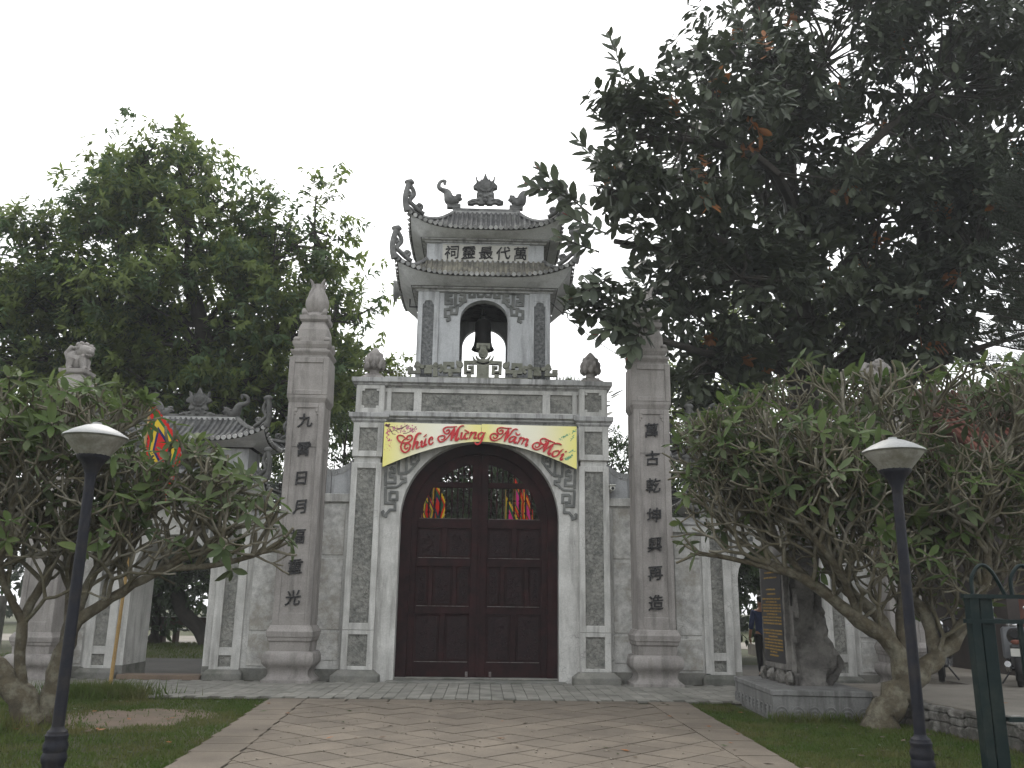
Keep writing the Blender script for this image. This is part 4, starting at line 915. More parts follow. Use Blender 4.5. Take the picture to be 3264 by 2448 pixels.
# ================================================================ side gates
def side_gate(cx, label):
    g = thing('side_gate', (cx, .9, 0), label, 'gate'); sx = 1
    X = lambda a: cx + a
    part('arch_wall', MB().prism(archpoly(cx - .95, cx + .95, 0, 3.45, .77, 2.05, .75, cx), .30, 1.5), 'white', g)
    for s in (-1, 1):
        so_ = lambda a, b: sorted((cx + s * a, cx + s * b))
        a0, a1 = so_(.93, 1.52); h0, h1 = so_(1.10, 1.345)
        part('pilaster', MB().box(a0, a1, .245, 1.56, .2, 3.45), 'white', g)
        m = MB(); frame(m, a0, a1, .20, 3.30, [(h0, h1, .26, .47), (h0, h1, .62, 3.0)], .20, .25); part('pilaster_frame', m, 'white', g, bevel=.006)
        for z0, z1 in ((.26, .47), (.62, 3.0)): part('stucco_panel', MB().box(h0 - .01, h1 + .01, .236, .26, z0 - .01, z1 + .01), 'rough', g)
        m = MB(); m.sq([(.38, 0), (.38, .14), (.33, .19), (.30, .21)], cx + s * 1.225, .45); m.box(*so_(.85, 1.6), .4, 1.6, 0, .14); part('base_block', m, 'basegrey', g, bevel=.01)
        part('jamb_foot', MB().box(*so_(.765, .94), .285, 1.52, 0, .26), 'basegrey', g)
    part('entablature', MB().box(cx - 1.52, cx + 1.52, .23, 1.57, 3.30, 3.47), 'grime', g)
    m = MB()
    for s in (-1, 1):
        for pts in ([(.2, 2.98), (.62, 2.98), (.62, 2.86), (.45, 2.86), (.45, 2.92)], [(.62, 2.98), (.88, 2.98), (.88, 2.5), (.80, 2.45), (.80, 2.6)], [(.72, 2.9), (.72, 2.7), (.8, 2.7)]):
            m.ribbon([(cx + s * a, z) for a, z in pts], .05, .272, .31)
    part('arch_fret', m, 'relief', g)
    part('cornice', MB().sq([(1.52, 3.40), (1.56, 3.42), (1.56, 3.46), (1.62, 3.48), (1.62, 3.51)], cx, .9, ry=-.83), 'grime', g)
    tier_roof(g, cx, .9, 1.84, 1.15, 3.60, .26, 1.30, .50, 4.06, 1.62, .80, 3.505, tile='tile', hornk=.85, orn='ornd')
    part('neck', MB().box(cx - 1.29, cx + 1.29, .42, 1.38, 3.95, 4.60), 'cement', g)
    m = MB(); frame(m, cx - 1.30, cx + 1.30, 4.0, 4.58, [(cx - .90, cx + .90, 4.13, 4.46)], .39, .43); part('neck_frame', m, 'cement', g)
    part('stucco_panel', MB().box(cx - .91, cx + .91, .412, .43, 4.12, 4.47), 'rough2', g)
    tier_roof(g, cx, .9, 1.72, 1.0, 4.70, .26, .84, .02, 5.32, 1.40, .62, 4.60, tile='tile', hornk=.85, orn='ornd')
    part('ridge', MB().box(cx - .88, cx + .88, .84, .96, 5.26, 5.40), 'ornd', g, bevel=.01)
    part('ridge_band', MB().box(cx - .85, cx + .85, .825, .838, 5.28, 5.345), 'tileend', g)
    ridge_set(g, lambda x, y: (cx + (x - 1092) * .0019, 5.35 + (505 - y) * .0017), .9, .85, orn='ornd')
    part('threshold', MB().box(cx - .80, cx + .80, .12, .55, 0, .10), 'step', g, bevel=.01)
    return g
side_gate(-6.10, 'small two-tiered tiled side gate behind the flag on its bamboo pole')
side_gate(6.10, 'small two-tiered tiled side gate behind the black inscribed stele')
# ================================================================ vegetation
import numpy as np
def unit(a): return a / np.maximum(np.linalg.norm(a, axis=-1, keepdims=True), 1e-9)
def leaf_mesh(name, P, D, N, Lg, Wd, mats, mi=None, fold=.18, bend=.12, big=False):
    P, D, N = (np.asarray(a, float) for a in (P, D, N)); D = unit(D); S_ = unit(np.cross(D, N)); N = np.cross(S_, D)
    Lg = np.asarray(Lg)[:, None]; Wd = np.asarray(Wd)[:, None]; k = len(P)
    if big:
        rows = [(0, 0, 0), (.2, .62, -.02), (.2, 0, -fold), (.2, -.62, -.02), (.5, 1., 0), (.5, 0, -fold), (.5, -1., 0), (.8, .68, 0), (.8, 0, -fold * .7), (.8, -.68, 0), (1, 0, -.05)]
        F = np.array([(0, 2, 1, 1), (0, 3, 2, 2), (1, 2, 5, 4), (2, 3, 6, 5), (4, 5, 8, 7), (5, 6, 9, 8), (7, 8, 10, 10), (8, 9, 10, 10)])
    else:
        rows = [(0, 0, 0), (.45, 1, .0), (.45, 0, -fold), (.45, -1, .0), (1, 0, 0)]
        F = np.array([(0, 2, 1, 1), (0, 3, 2, 2), (1, 2, 4, 4), (2, 3, 4, 4)])
    V = np.zeros((k, len(rows), 3))
    for i, (a, b, c) in enumerate(rows):
        V[:, i] = P + D * Lg * a + S_ * Wd * b * .5 + N * (Wd * c - Lg * bend * a * a)
    nf = len(F); idx = (np.arange(k)[:, None, None] * len(rows) + F[None]).reshape(-1, 4)
    me = bpy.data.meshes.new(name)
    faces = [tuple(q) if q[2] != q[3] else tuple(q[:3]) for q in idx.tolist()]
    me.from_pydata(V.reshape(-1, 3).tolist(), [], faces)
    for m in mats: me.materials.append(M[m])
    if mi is not None: me.polygons.foreach_set('material_index', np.repeat(np.asarray(mi, dtype=np.int32), nf))
    me.polygons.foreach_set('use_smooth', np.ones(len(faces), dtype=bool)); me.update(); return me
def sprigs(rng, C, dirs, per, Ls, Lw, sprigL, droop, spread=.8):
    # leaves set along short twigs
    n = len(C); t = rng.uniform(.1, 1., (n, per)); az = rng.uniform(0, 2 * np.pi, (n, per))
    d = unit(dirs)[:, None, :]; ref = np.where(np.abs(d[..., 2:3]) < .9, np.array([0, 0, 1.]), np.array([1., 0, 0]))
    u = unit(np.cross(d, ref)); v = np.cross(d, u)
    rad = u * np.cos(az)[..., None] + v * np.sin(az)[..., None]
    P = C[:, None, :] + d * (t * sprigL)[..., None]
    D = unit(d * .45 + rad * spread + np.array([0, 0, -droop]) + rng.normal(0, .15, (n, per, 3)))
    N = unit(d * .6 - rad * .2 + np.array([0, 0, .9]) + rng.normal(0, .25, (n, per, 3)))
    Lg = rng.uniform(Ls[0], Ls[1], (n, per))
    return P.reshape(-1, 3), D.reshape(-1, 3), N.reshape(-1, 3), Lg.ravel(), Lg.ravel() * Lw
def sample_ells(rng, ells, n, inner=.30):
    wt = np.array([(e[3] * e[4] * e[5]) ** .62 for e in ells]); wt /= wt.sum()
    pick = rng.choice(len(ells), n, p=wt); E = np.array(ells)[pick]
    dr = unit(rng.normal(0, 1, (n, 3))); r = inner + (1 - inner) * np.sqrt(rng.uniform(0, 1, n)); r *= rng.uniform(.86, 1.1, n)
    return E[:, :3] + dr * E[:, 3:6] * r[:, None], dr
CLQ = []
def clump(rng, ells, n, inner, k, sg):
    Q, dr = sample_ells(rng, ells, k, inner); pk = rng.integers(0, k, n); wt_ = rng.uniform(.5, 1.3, k)[pk]
    CLQ[:] = Q.tolist()
    return Q[pk] + rng.normal(0, 1, (n, 3)) * np.array([1, 1, .62]) * (sg * wt_)[:, None], unit(dr[pk] + rng.normal(0, .4, (n, 3)))
def limb_pts(a, b, rg, sag=.0, n=6, wob=.12):
    a, b = Vector(a), Vector(b); L_ = (b - a).length; out = []
    o1 = Vector((rg.uniform(-1, 1), rg.uniform(-1, 1), rg.uniform(-.3, .6))) * L_ * wob
    for i in range(n + 1):
        t = i / n; p = a.lerp(b, t) + o1 * math.sin(math.pi * t); out.append(tuple(p))
    return out
def leafy_tree(name, label, cat, trunk, r0, ells, nsp, per, Ls, Lw, mats, pm_, seed, sprigL=.45, droop=.25, bark='darkbark', group=None, big=False, inner=.3, spread=.8, sub=9, lr=.09, cl=None):
    rng = np.random.default_rng(seed); rg = random.Random(seed)
    t = thing(name, trunk[0], label, cat, group)
    mb = MB(); T = catmull(trunk, 5); n = len(T); mb.tube(T, [r0 * (1 - .55 * i / n) * (1.35 if i == 0 else 1) for i in range(n)], 9)
    C, dr = clump(rng, ells, nsp, inner, *cl) if cl else sample_ells(rng, ells, nsp, inner)
    LP = []
    for e in ells:
        k = min(range(n), key=lambda i: (Vector(T[i]) - Vector((e[0], e[1], e[2] - e[5] * 1.2))).length)
        P = limb_pts(T[k], e[:3], rg); LP += P[2:]; mb.tube(P, [lr * (1 - .6 * i / 6) for i in range(7)], 6)
        near = [c for c in C[:: max(1, nsp // 700)] if sum(((c[j] - e[j]) / e[3 + j]) ** 2 for j in range(3)) < 1.3]
        rg.shuffle(near)
        for c in near[:sub]:
            q = P[rg.choice((4, 5, 6))]; mb.tube(limb_pts(q, c, rg, n=3), [.035, .028, .02, .01], 4, cap=False)
    if cl:
        for q in CLQ:
            b_ = min(LP, key=lambda p_: (p_[0] - q[0]) ** 2 + (p_[1] - q[1]) ** 2 + (p_[2] - q[2]) ** 2 * .7); Pq = limb_pts(b_, q, rg, n=4, wob=.16)
            mb.tube(Pq, [.04, .034, .028, .02, .012], 5, cap=False)
            for _ in range(3):
                e_ = (q[0] + rg.gauss(0, cl[1]), q[1] + rg.gauss(0, cl[1]), q[2] + rg.gauss(.1, cl[1] * .7)); mb.tube(limb_pts(Pq[3], e_, rg, n=2), [.018, .013, .007], 4, cap=False)
    part('trunk', mb, bark, t, smooth=60)
    dirs = unit(dr * .9 + np.array([0, 0, .35]) + rng.normal(0, .45, (nsp, 3)))
    P, D, N, Lg, W = sprigs(rng, C, dirs, per, Ls, Lw, sprigL, droop, spread)
    mi = rng.choice(len(mats), nsp, p=pm_); mi = np.repeat(mi, per)
    me = leaf_mesh('crown', P - np.array(trunk[0]), D, N, Lg, W, mats, mi, big=big)
    o = put('crown', me, t); o['kind'] = 'stuff'
    return t, (C, dirs)
LT = [(-10.3, 7, 13.5, 1.35, 1.6, 1.6), (-11.55, 7, 12.22, 1.65, 1.51, 1.36), (-13.59, 7, 11.13, 1.49, 1.56, 1.63), (-8.74, 7, 11.7, 2.07, 1.86, 1.66), (-6.36, 7, 11.31, 1.66, 1.65, 1.5), (-5.19, 7, 12.39, .58, 1.04, 1.35), (-7.91, 7, 13.23, .72, .77, .72), (-11.99, 7, 9.29, 2.54, 2.21, 1.87), (-8.77, 7, 9.36, 3.1, 2.64, 2.18), (-5.53, 7, 9.44, 2.0, 1.89, 1.7), (-3.78, 7, 9.77, .75, .74, .65), (-4.04, 7, 8.34, .94, .86, .72), (-13.29, 7, 8.13, 1.45, 1.35, 1.26), (-5.91, 7.5, 7.32, 2.2, 1.69, 1.1), (-9.48, 7, 7.25, 2.91, 2.0, 1.1), (-9.5, 7.4, 14.7, .5, .5, .6), (-15.2, 7, 9.6, 1.5, 1.5, 2.0), (-9, 11, 8.6, 3.2, 2.6, 1.6), (-6, 11.5, 7.6, 2.6, 2.2, 1.4), (-12.4, 11, 7.8, 2.6, 2.4, 1.6), (-10, 13, 6.6, 3.2, 1.6, 1.3)]
leafy_tree('broadleaf_tree', 'tall bright green broadleaf tree rising behind the flag-decked side gate', 'tree', [(-6.5, 8.4, 0), (-6.7, 8.2, 3), (-7.6, 7.6, 7), (-8.9, 7, 11)], .42, LT, 7600, 13, (.20, .34), .36, ['tleaf', 'tleaf2'], [.62, .38], 21, sprigL=.5, droop=.45, cl=(430, .50))
leafy_tree('young_tree', 'slim young tree showing beside the bell tower above the entablature', 'tree', [(-2.7, 6, 0), (-2.75, 6, 4), (-2.7, 6, 7.4)], .09, [(-2.76, 6, 7.9, .5, .5, .5), (-2.30, 6, 7.45, .5, .4, .35), (-3.2, 6, 7.2, .6, .5, .6), (-1.75, 6, 7.25, .25, .3, .25)], 110, 8, (.16, .26), .36, ['tleaf', 'ygreen'], [.7, .3], 23, sprigL=.35, lr=.03)
RB = [(9.18, 3, 16.07, 3.23, 2.8, 2.36), (12.72, 3, 15.47, 2.59, 2.92, 3.25), (5.47, 1, 13.05, 1.35, 1.57, 1.5), (4.07, 0, 10.78, 1.45, 1.42, 1.15), (2.95, .5, 9.5, 1.1, .9, .55), (7.28, 3, 12.01, 2.71, 2.65, 2.58), (10.78, 4, 11.77, 2.97, 2.9, 2.82), (5.94, 1, 8.89, 1.84, 1.38, .92), (12.27, 2, 9.91, 1.4, 1.83, 2.26), (2.55, -.6, 7.2, .40, .5, .35), (5.3, 1.6, 7.9, 1.0, .85, .45), (11.21, 3, 8.29, 1.7, 1.39, .8), (7.3, 1.5, 14.3, 1.5, 1.3, 1.3), (15.5, 3, 13, 2, 2.5, 5), (3.3, -.2, 11.7, .75, .8, .8), (2.7, -.6, 10.1, .6, .7, .5), (5.2, 1.5, 7.0, 1.0, .9, .7), (4.9, 2.2, 5.9, .8, .8, .6), (8.2, 2.2, 8.4, 1.3, .9, .6), (10.2, 2.4, 8.9, 1.4, 1.0, .6), (6.6, 2.2, 7.6, .9, .8, .5)]
rub, (RC, RD) = leafy_tree('rubber_tree', 'huge dark rubber tree with large glossy leaves overhanging the bell tower', 'tree', [(8.6, 4.6, 0), (8.5, 4.4, 4), (8.35, 4, 7.8), (8.2, 3.4, 11.5)], .55, RB, 4000, 11, (.18, .40), .46, ['rleaf', 'rleaf2', 'rorange'], [.80, .185, .015], 31, sprigL=.62, droop=.25, big=True, lr=.15, inner=.25, sub=7, cl=(300, .42))
mb = MB()
for P, r in (([(8.5, 4.4, 4.5), (10.2, 4.0, 6.8), (11.6, 4, 10.2), (12.4, 3.4, 14)], .26), ([(8.35, 4, 7.4), (7.2, 3.0, 8.6), (6.3, 1.5, 9.5), (4.2, 0, 9.9)], .2), ([(8.4, 4, 7.0), (9.4, 3.6, 8.5), (10.6, 3.2, 9.3)], .15), ([(9.9, 4.1, 6.3), (11.5, 3, 7.5), (13.5, 2.5, 8.2)], .13)):
    Q = catmull(P, 5); mb.tube(Q, [r * (1 - .6 * i / len(Q)) for i in range(len(Q))], 8)
part('limb', mb, 'darkbark', rub, smooth=60)
# single shoots against the sky, each leaf its own piece
rl = {}
def one_leaf(name, mats, W, big=True, bend=.12):
    return leaf_mesh(name, [(0, 0, 0)], [(0, 1, 0)], [(0, 0, 1)], [1.], [W], [mats], big=big, bend=bend)
rleafs = [one_leaf('leaf', 'rleaf', .46), one_leaf('leaf', 'rleaf2', .46), one_leaf('leaf', 'rorange', .30), one_leaf('sheath', 'rred', .14)]
def place_leaf(me, p, d, nrm, L_, parent, name='leaf'):
    d = Vector(d).normalized(); s = d.cross(Vector(nrm)).normalized(); n2 = s.cross(d)
    o = bpy.data.objects.new(name, me); COL.objects.link(o); o.parent = parent
    mt = Matrix((s, d, n2)).transposed().to_4x4() @ Matrix.Scale(L_, 4); mt.translation = Vector(p) - ORG[parent.name]
    o.matrix_local = mt; return o
rg = random.Random(77); mb = MB(); nl = 0
shoots = [((3.38, .3, 12.6), (2.84, 0, 14.45)), ((4.65, .8, 12.9), (4.44, .5, 14.1)), ((6.54, 1.2, 14.6), (6.02, 1., 16.4)), ((2.3, -.6, 9.6), (1.15, -1., 10.45)), ((2.2, -.6, 9.85), (.95, -1., 10.08)), ((2.9, -.2, 10.5), (2.06, -.3, 11.55)), ((3.4, -.2, 11.2), (2.5, -.3, 12.2)),
          ((3.0, -1.2, 7.0), (2.35, -1.3, 6.75)), ((2.6, -1.1, 8.0), (1.85, -1.3, 7.5)), ((2.4, -1., 8.6), (1.6, -1.3, 8.75)), ((5.5, 1, 13.6), (5.1, .8, 14.7)), ((2.6, -1, 9.0), (1.75, -1.2, 9.3)), ((3.2, -1.2, 6.9), (2.9, -1.4, 6.3)), ((4.0, 0, 11.3), (3.55, -.2, 12.4)), ((6.9, 1.1, 14.9), (6.75, .9, 15.9)), ((2.9, -.5, 7.7), (2.1, -.9, 7.2))]
for a, b in shoots:
    P = limb_pts(a, b, rg, n=6, wob=.05); part('twig', MB().tube(P, [.022, .02, .017, .014, .012, .01, .008], 5), 'darkbark', rub, smooth=60)
    ax = (Vector(b) - Vector(a)); L_ = ax.length; ax.normalize(); u = ax.orthogonal().normalized(); v = ax.cross(u)
    cnt = int(L_ / .075) + 4
    for i in range(cnt):
        t = .18 + .8 * i / (cnt - 1); p = Vector(P[min(6, int(t * 6 + .5))]).lerp(Vector(a).lerp(Vector(b), t), .5); an = i * 2.4 + rg.uniform(-.3, .3)
        rad = u * math.cos(an) + v * math.sin(an); d = rad * (.9 - .45 * t) + ax * (.35 + .4 * t) + Vector((0, 0, -.12))
        place_leaf(rleafs[rg.choice((0, 0, 0, 1))], p, d, ax * .2 + Vector((rg.uniform(-.35, .35), -.9, .35)), rg.uniform(.32, .44) * (1 - .25 * (t > .9)), rub); nl += 1
    place_leaf(rleafs[3], b, ax, u, .16, rub, 'leaf_sheath')
order = sorted(range(len(RC)), key=lambda i: (Vector(RC[i]) - CAM).length)
for i in order[:400]:
    if nl >= 292: break
    k = rg.random()
    if k < .45:
        d = Vector(RD[i]); place_leaf(rleafs[2 if k < .10 else (0 if k < .3 else 1)], RC[i], d * .5 + Vector((rg.uniform(-1, 1), rg.uniform(-1, .3), -.8 if k < .06 else -.2)), (rg.uniform(-.4, .4), -.5, .7), rg.uniform(.26, .4), rub); nl += 1
# trees further back
leafy_tree('courtyard_tree', 'yellow-green tree glowing behind the rubber tree trunk', 'tree', [(9.6, 12, 0), (9.5, 12, 5), (9.6, 12, 9)], .25, [(10.04, 12, 10.89, 2.02, 1.8, 1.59), (8.48, 12, 9.4, 1.83, 1.52, 1.21), (12.56, 12, 10.77, 1.69, 1.55, 1.41), (7.12, 12, 8.4, .99, 1.0, 1.02), (10.5, 12.5, 8, 3, 2, 1.5), (8.0, 12, 7.0, 2, 1.5, 1.4), (11.5, 12, 6, 3, 2, 1.6), (7.2, 12, 5.4, 1.6, 1.4, 1.2), (13.5, 12, 7.5, 2.4, 1.6, 1.6), (15, 12, 9.5, 1.6, 1.4, 1.2)], 2500, 10, (.2, .32), .36, ['ygreen', 'tleaf'], [.6, .4], 41, sprigL=.5)
for i, (x, y, ells, lab) in enumerate((
        (-3.35, 3.6, [(-3.35, 3.6, 5.0, .7, .7, .9), (-3.2, 3.6, 3.8, .9, .8, .9)], 'rounded dark shrub showing between the phoenix pillar and the central gate'),
        (3.35, 3.6, [(3.3, 3.6, 4.8, .75, .7, .85), (3.2, 3.6, 3.7, .9, .8, .9)], 'dark fine-leaved shrub behind the wall with the security camera'),
        (4.7, 4.6, [(4.6, 4.6, 3.4, 1.0, .9, .9), (4.9, 4.6, 4.6, .8, .8, .8)], 'dark shrub behind the flat-coped wall beside the right-hand couplet pillar'))):
    leafy_tree('evergreen_shrub', lab, 'shrub', [(x, y, 0), (x, y, 2.4), (x, y, 4.2)], .08, ells, 380, 10, (.10, .2), .22, ['dleaf', 'tleaf2'], [.6, .4], 50 + i, sprigL=.4, lr=.03, droop=.0)
far = [(-12.5, 14, 3.6, 'low dark courtyard tree seen past the wooden benches'), (-6.2, 16, 4.2, 'dark courtyard tree seen through the flag-decked side gate'), (-1.5, 13, 7.2, 'dark courtyard tree seen through the left door grille'), (2.8, 12.5, 7.2, 'dark courtyard tree seen through the right door grille'), (7.2, 9.5, 4.2, 'dark courtyard tree seen through the stele-side gate'), (13.5, 12, 5.0, 'dark courtyard tree beyond the brick-roofed shed'), (-18, 12, 6.5, 'dark courtyard tree beyond the lion pillar and flag pole'), (19, 14, 6, 'dark spreading courtyard tree beyond the parked motorbikes')]
for i, (x, y, h, lab) in enumerate(far):
    rg_ = random.Random(i); ells = [(x + rg_.uniform(-1.6, 1.6), y + rg_.uniform(-.8, .8), h * rg_.uniform(.45, 1.05), 2.0, 1.4, 1.2) for _ in range(6)] + [(x, y + .5, h * .5, 3.2, 1.6, 1.6)]
    leafy_tree('courtyard_tree', lab, 'tree', [(x, y, 0), (x + .2, y, h * .4), (x, y, h * .8)], .22, ells, 900, 11, (.22, .38), .36, ['dleaf', 'tleaf2'], [.7, .3], 60 + i, sprigL=.6)
rng = np.random.default_rng(99); nW = 5200
x = rng.uniform(-75, 75, nW); C = np.stack([x, 38 + rng.normal(0, 1.5, nW), rng.uniform(0, 1, nW) ** .8 * (7.5 + 1.8 * np.sin(x * .35) + 1.2 * np.sin(x * .9 + 2))], 1)
P, D, N, Lg, W = sprigs(rng, C, rng.normal(0, 1, (nW, 3)), 7, (.5, .9), .5, .9, .1)
tag(put('far_woods', leaf_mesh('far_woods', P, D, N, Lg, W, ['dleaf'])), 'dark belt of far trees closing the view behind the temple court', 'trees', kind='stuff')
# leaning pine trunk in the court
lt = thing('leaning_tree', (-9.4, 13.8, 0), 'black crooked trunk leaning behind the wooden benches', 'tree')
part('trunk', MB().tube(catmull([(-9.2, 13.8, -.1), (-9.6, 13.8, .5), (-10.3, 13.8, 1.2), (-10.5, 13.8, 2.2), (-10.0, 13.8, 3.4)], 5), [.34, .3, .28, .28, .27] + [.25] * 16, 9), 'darkbark', lt, smooth=60)
rng = np.random.default_rng(5); C, dr = sample_ells(rng, [(-9.6, 13.8, 3.4, 1.8, 1.2, .9), (-10.8, 13.6, 2.9, 1.3, 1, .6)], 260)
P, D, N, Lg, W = sprigs(rng, C, unit(dr + .001), 12, (.15, .3), .12, .5, .2)
put('crown', leaf_mesh('crown', P - np.array((-9.4, 13.8, 0)), D, N, Lg, W, ['needle']), lt)['kind'] = 'stuff'
# conifer at the right edge
cf = thing('conifer', (11.9, -1.2, .3), 'dark feathery conifer beside the brick-roofed shed', 'tree')
part('trunk', MB().tube([(11.9, -1.2, .3), (11.95, -1.2, 5), (11.9, -1.2, 10.8)], [.2, .14, .04], 8), 'darkbark', cf)
mb = MB(); PP = []; DD = []; rg = random.Random(8)
for lv in range(15):
    z = 6.0 + lv * .32; ln = 2.15 * (1 - .045 * lv)
    for k in range(6):
        a = k * math.pi / 3 + lv * .5 + rg.uniform(-.15, .15); ca, sa = math.cos(a), math.sin(a)
        pts = catmull([(11.9, -1.2, z), (11.9 + ca * ln * .5, -1.2 + sa * ln * .5, z + .02), (11.9 + ca * ln, -1.2 + sa * ln, z + .28)], 6)
        mb.tube(pts, [.03 - .024 * i / len(pts) for i in range(len(pts))], 4, cap=False)
        for i, p in enumerate(pts[3:]):
            for s in (-1, 1):
                for q in range(2):
                    l2 = rg.uniform(.35, .6) * (1.1 - .6 * i / 9); d0 = Vector((ca * .6 - s * sa, sa * .6 + s * ca, .35)).normalized()
                    for w_ in range(9):
                        f = w_ / 9; b = Vector(p) + d0 * l2 * f + Vector((0, 0, .12 * f * f)); n_ = Vector((rg.uniform(-1, 1), rg.uniform(-1, 1), rg.uniform(-.2, 1)))
                        PP.append(tuple(b)); DD.append(tuple((d0 * .8 + n_ * .6).normalized()))
part('branch', mb, 'darkbark', cf)
n_ = len(PP); rng = np.random.default_rng(2)
put('needles', leaf_mesh('needles', np.array(PP) - np.array((11.9, -1.2, .3)), DD, rng.normal(0, 1, (n_, 3)), rng.uniform(.10, .17, n_), np.full(n_, .016), ['needle'], bend=-.1), cf)['kind'] = 'stuff'

# ---------------------------------------------------------------- frangipani
fl = [one_leaf('leaf', 'fleaf', .36, bend=.22), one_leaf('leaf', 'fleaf2', .38, bend=.2)]
def frangipani(base, label, limbs, env, seed, levels, pleaf, pdull, len0=.37, lmax=300, cx=None):
    t = thing('frangipani_tree', base, label, 'tree'); rg = random.Random(seed); wood = MB(); tw = MB(); tips = []
    def grow(p, d, r, lv, ln):
        d = d.normalized(); L_ = ln * rg.uniform(.75, 1.25); q = [p]; dd = d.copy(); a = p.copy()
        for i in range(3):
            dd = (dd + Vector((rg.uniform(-.26, .26), rg.uniform(-.26, .26), .09 + rg.uniform(-.12, .14)))).normalized(); a = a + dd * L_ / 3; q.append(a.copy())
        r2 = max(.0135, r * .80); tw.tube(q, [r, r * .92, r * .86, r2], 6)
        if lv >= levels or not env(a) or (lv > 3 and rg.random() < .10): tips.append((a, dd)); return
        n = 3 if rg.random() < .24 else 2; u = dd.orthogonal().normalized(); v = dd.cross(u); a0 = rg.uniform(0, 6.28)
        for k in range(n):
            an = a0 + k * 6.283 / n + rg.uniform(-.4, .4); sp = rg.uniform(.45, .85)
            nd = dd * math.cos(sp) + (u * math.cos(an) + v * math.sin(an)) * math.sin(sp) + Vector((0, 0, .03))
            if cx is not None:
                o_ = Vector((a.x - cx[0], a.y - cx[1], 0)); nd += o_.normalized() * .10 if o_.length > .1 else Vector()
            grow(a, nd, r2, lv + 1, max(.15, ln * .9))
    for pts, r0, r1, lv, g in limbs:
        Q = catmull(pts, 5); n = len(Q); rr = [r0 + (r1 - r0) * i / (n - 1) for i in range(n)]
        Q = [(x + rg.uniform(-.2, .2) * rr[i], y, z + rg.uniform(-.2, .2) * rr[i]) if 0 < i < n - 1 else (x, y, z) for i, (x, y, z) in enumerate(Q)]
        wood.tube(Q, [r * rg.uniform(.93, 1.08) for r in rr], 9)
        if g:
            d = Vector(Q[-1]) - Vector(Q[-3]); u = d.orthogonal().normalized(); v = d.normalized().cross(u); a0 = rg.uniform(0, 6)
            for k in range(3):
                an = a0 + k * 2.09; grow(Vector(Q[-1]), d.normalized() * .85 + (u * math.cos(an) + v * math.sin(an)) * .55, min(r1 * .78, .036), lv, len0)
            for f in ((.35, .5, .62, .75, .88) if g > 1 else ()):
                i = int(n * f); p = Vector(Q[i]); grow(p, Vector((rg.uniform(-.6, .6), rg.uniform(-.8, .5), .8)), .034, lv, len0); grow(p, Vector((rg.uniform(-.9, .9), rg.uniform(-.6, .6), .5)), .03, lv + 1, len0)
    part('trunk', wood, 'bark', t, smooth=70)
    part('branches', tw, 'twig', t, smooth=70)
    cand = []
    for p, d in tips:
        pl = pleaf(p)
        if rg.random() > pl: continue
        n = rg.choice((3, 4, 5, 6, 7)); u = d.orthogonal().normalized(); v = d.cross(u); a0 = rg.uniform(0, 6.28); dull = rg.random() < pdull(p)
        for k in range(n):
            an = a0 + k * 6.283 / n + rg.uniform(-.3, .3); rad = u * math.cos(an) + v * math.sin(an)
            cand.append((p - d * rg.uniform(0, .05), rad * rg.uniform(.7, 1.) + d * rg.uniform(.1, .7) + Vector((0, 0, rg.uniform(-.35, .1))), d + Vector((0, 0, .5)) + Vector((rg.uniform(-.4, .4), rg.uniform(-.4, .4), 0)), rg.choice((.6, .8, 1., 1.)) * rg.uniform(.19, .33), dull))
    cand.sort(key=lambda c: (c[0] - CAM).length - c[3] * 8)
    for c in cand[:lmax]: place_leaf(fl[1 if c[4] else 0], c[0], c[1], c[2], c[3], t)
    c2 = cand[lmax:]
    if c2:
        o = put('foliage', leaf_mesh('foliage', [tuple(c[0] - Vector(base)) for c in c2], [tuple(c[1]) for c in c2], [tuple(c[2]) for c in c2], [c[3] for c in c2], [c[3] * .35 for c in c2], ['fleaf', 'fleaf2'], [1 if c[4] else 0 for c in c2], big=True, bend=.2), t); o['kind'] = 'stuff'
    return t, len(tips), len(cand)
def envL(p):
    top = 4.2 if p.x < -4.9 else 4.2 - (p.x + 4.9) * .72
    if -4.75 < p.x < -4.25 and p.z > 3.2: return False
    return p.z < top and p.x < -2.75 - max(0, (p.z - 2.6)) * .3 and -8.0 < p.y < -4.2
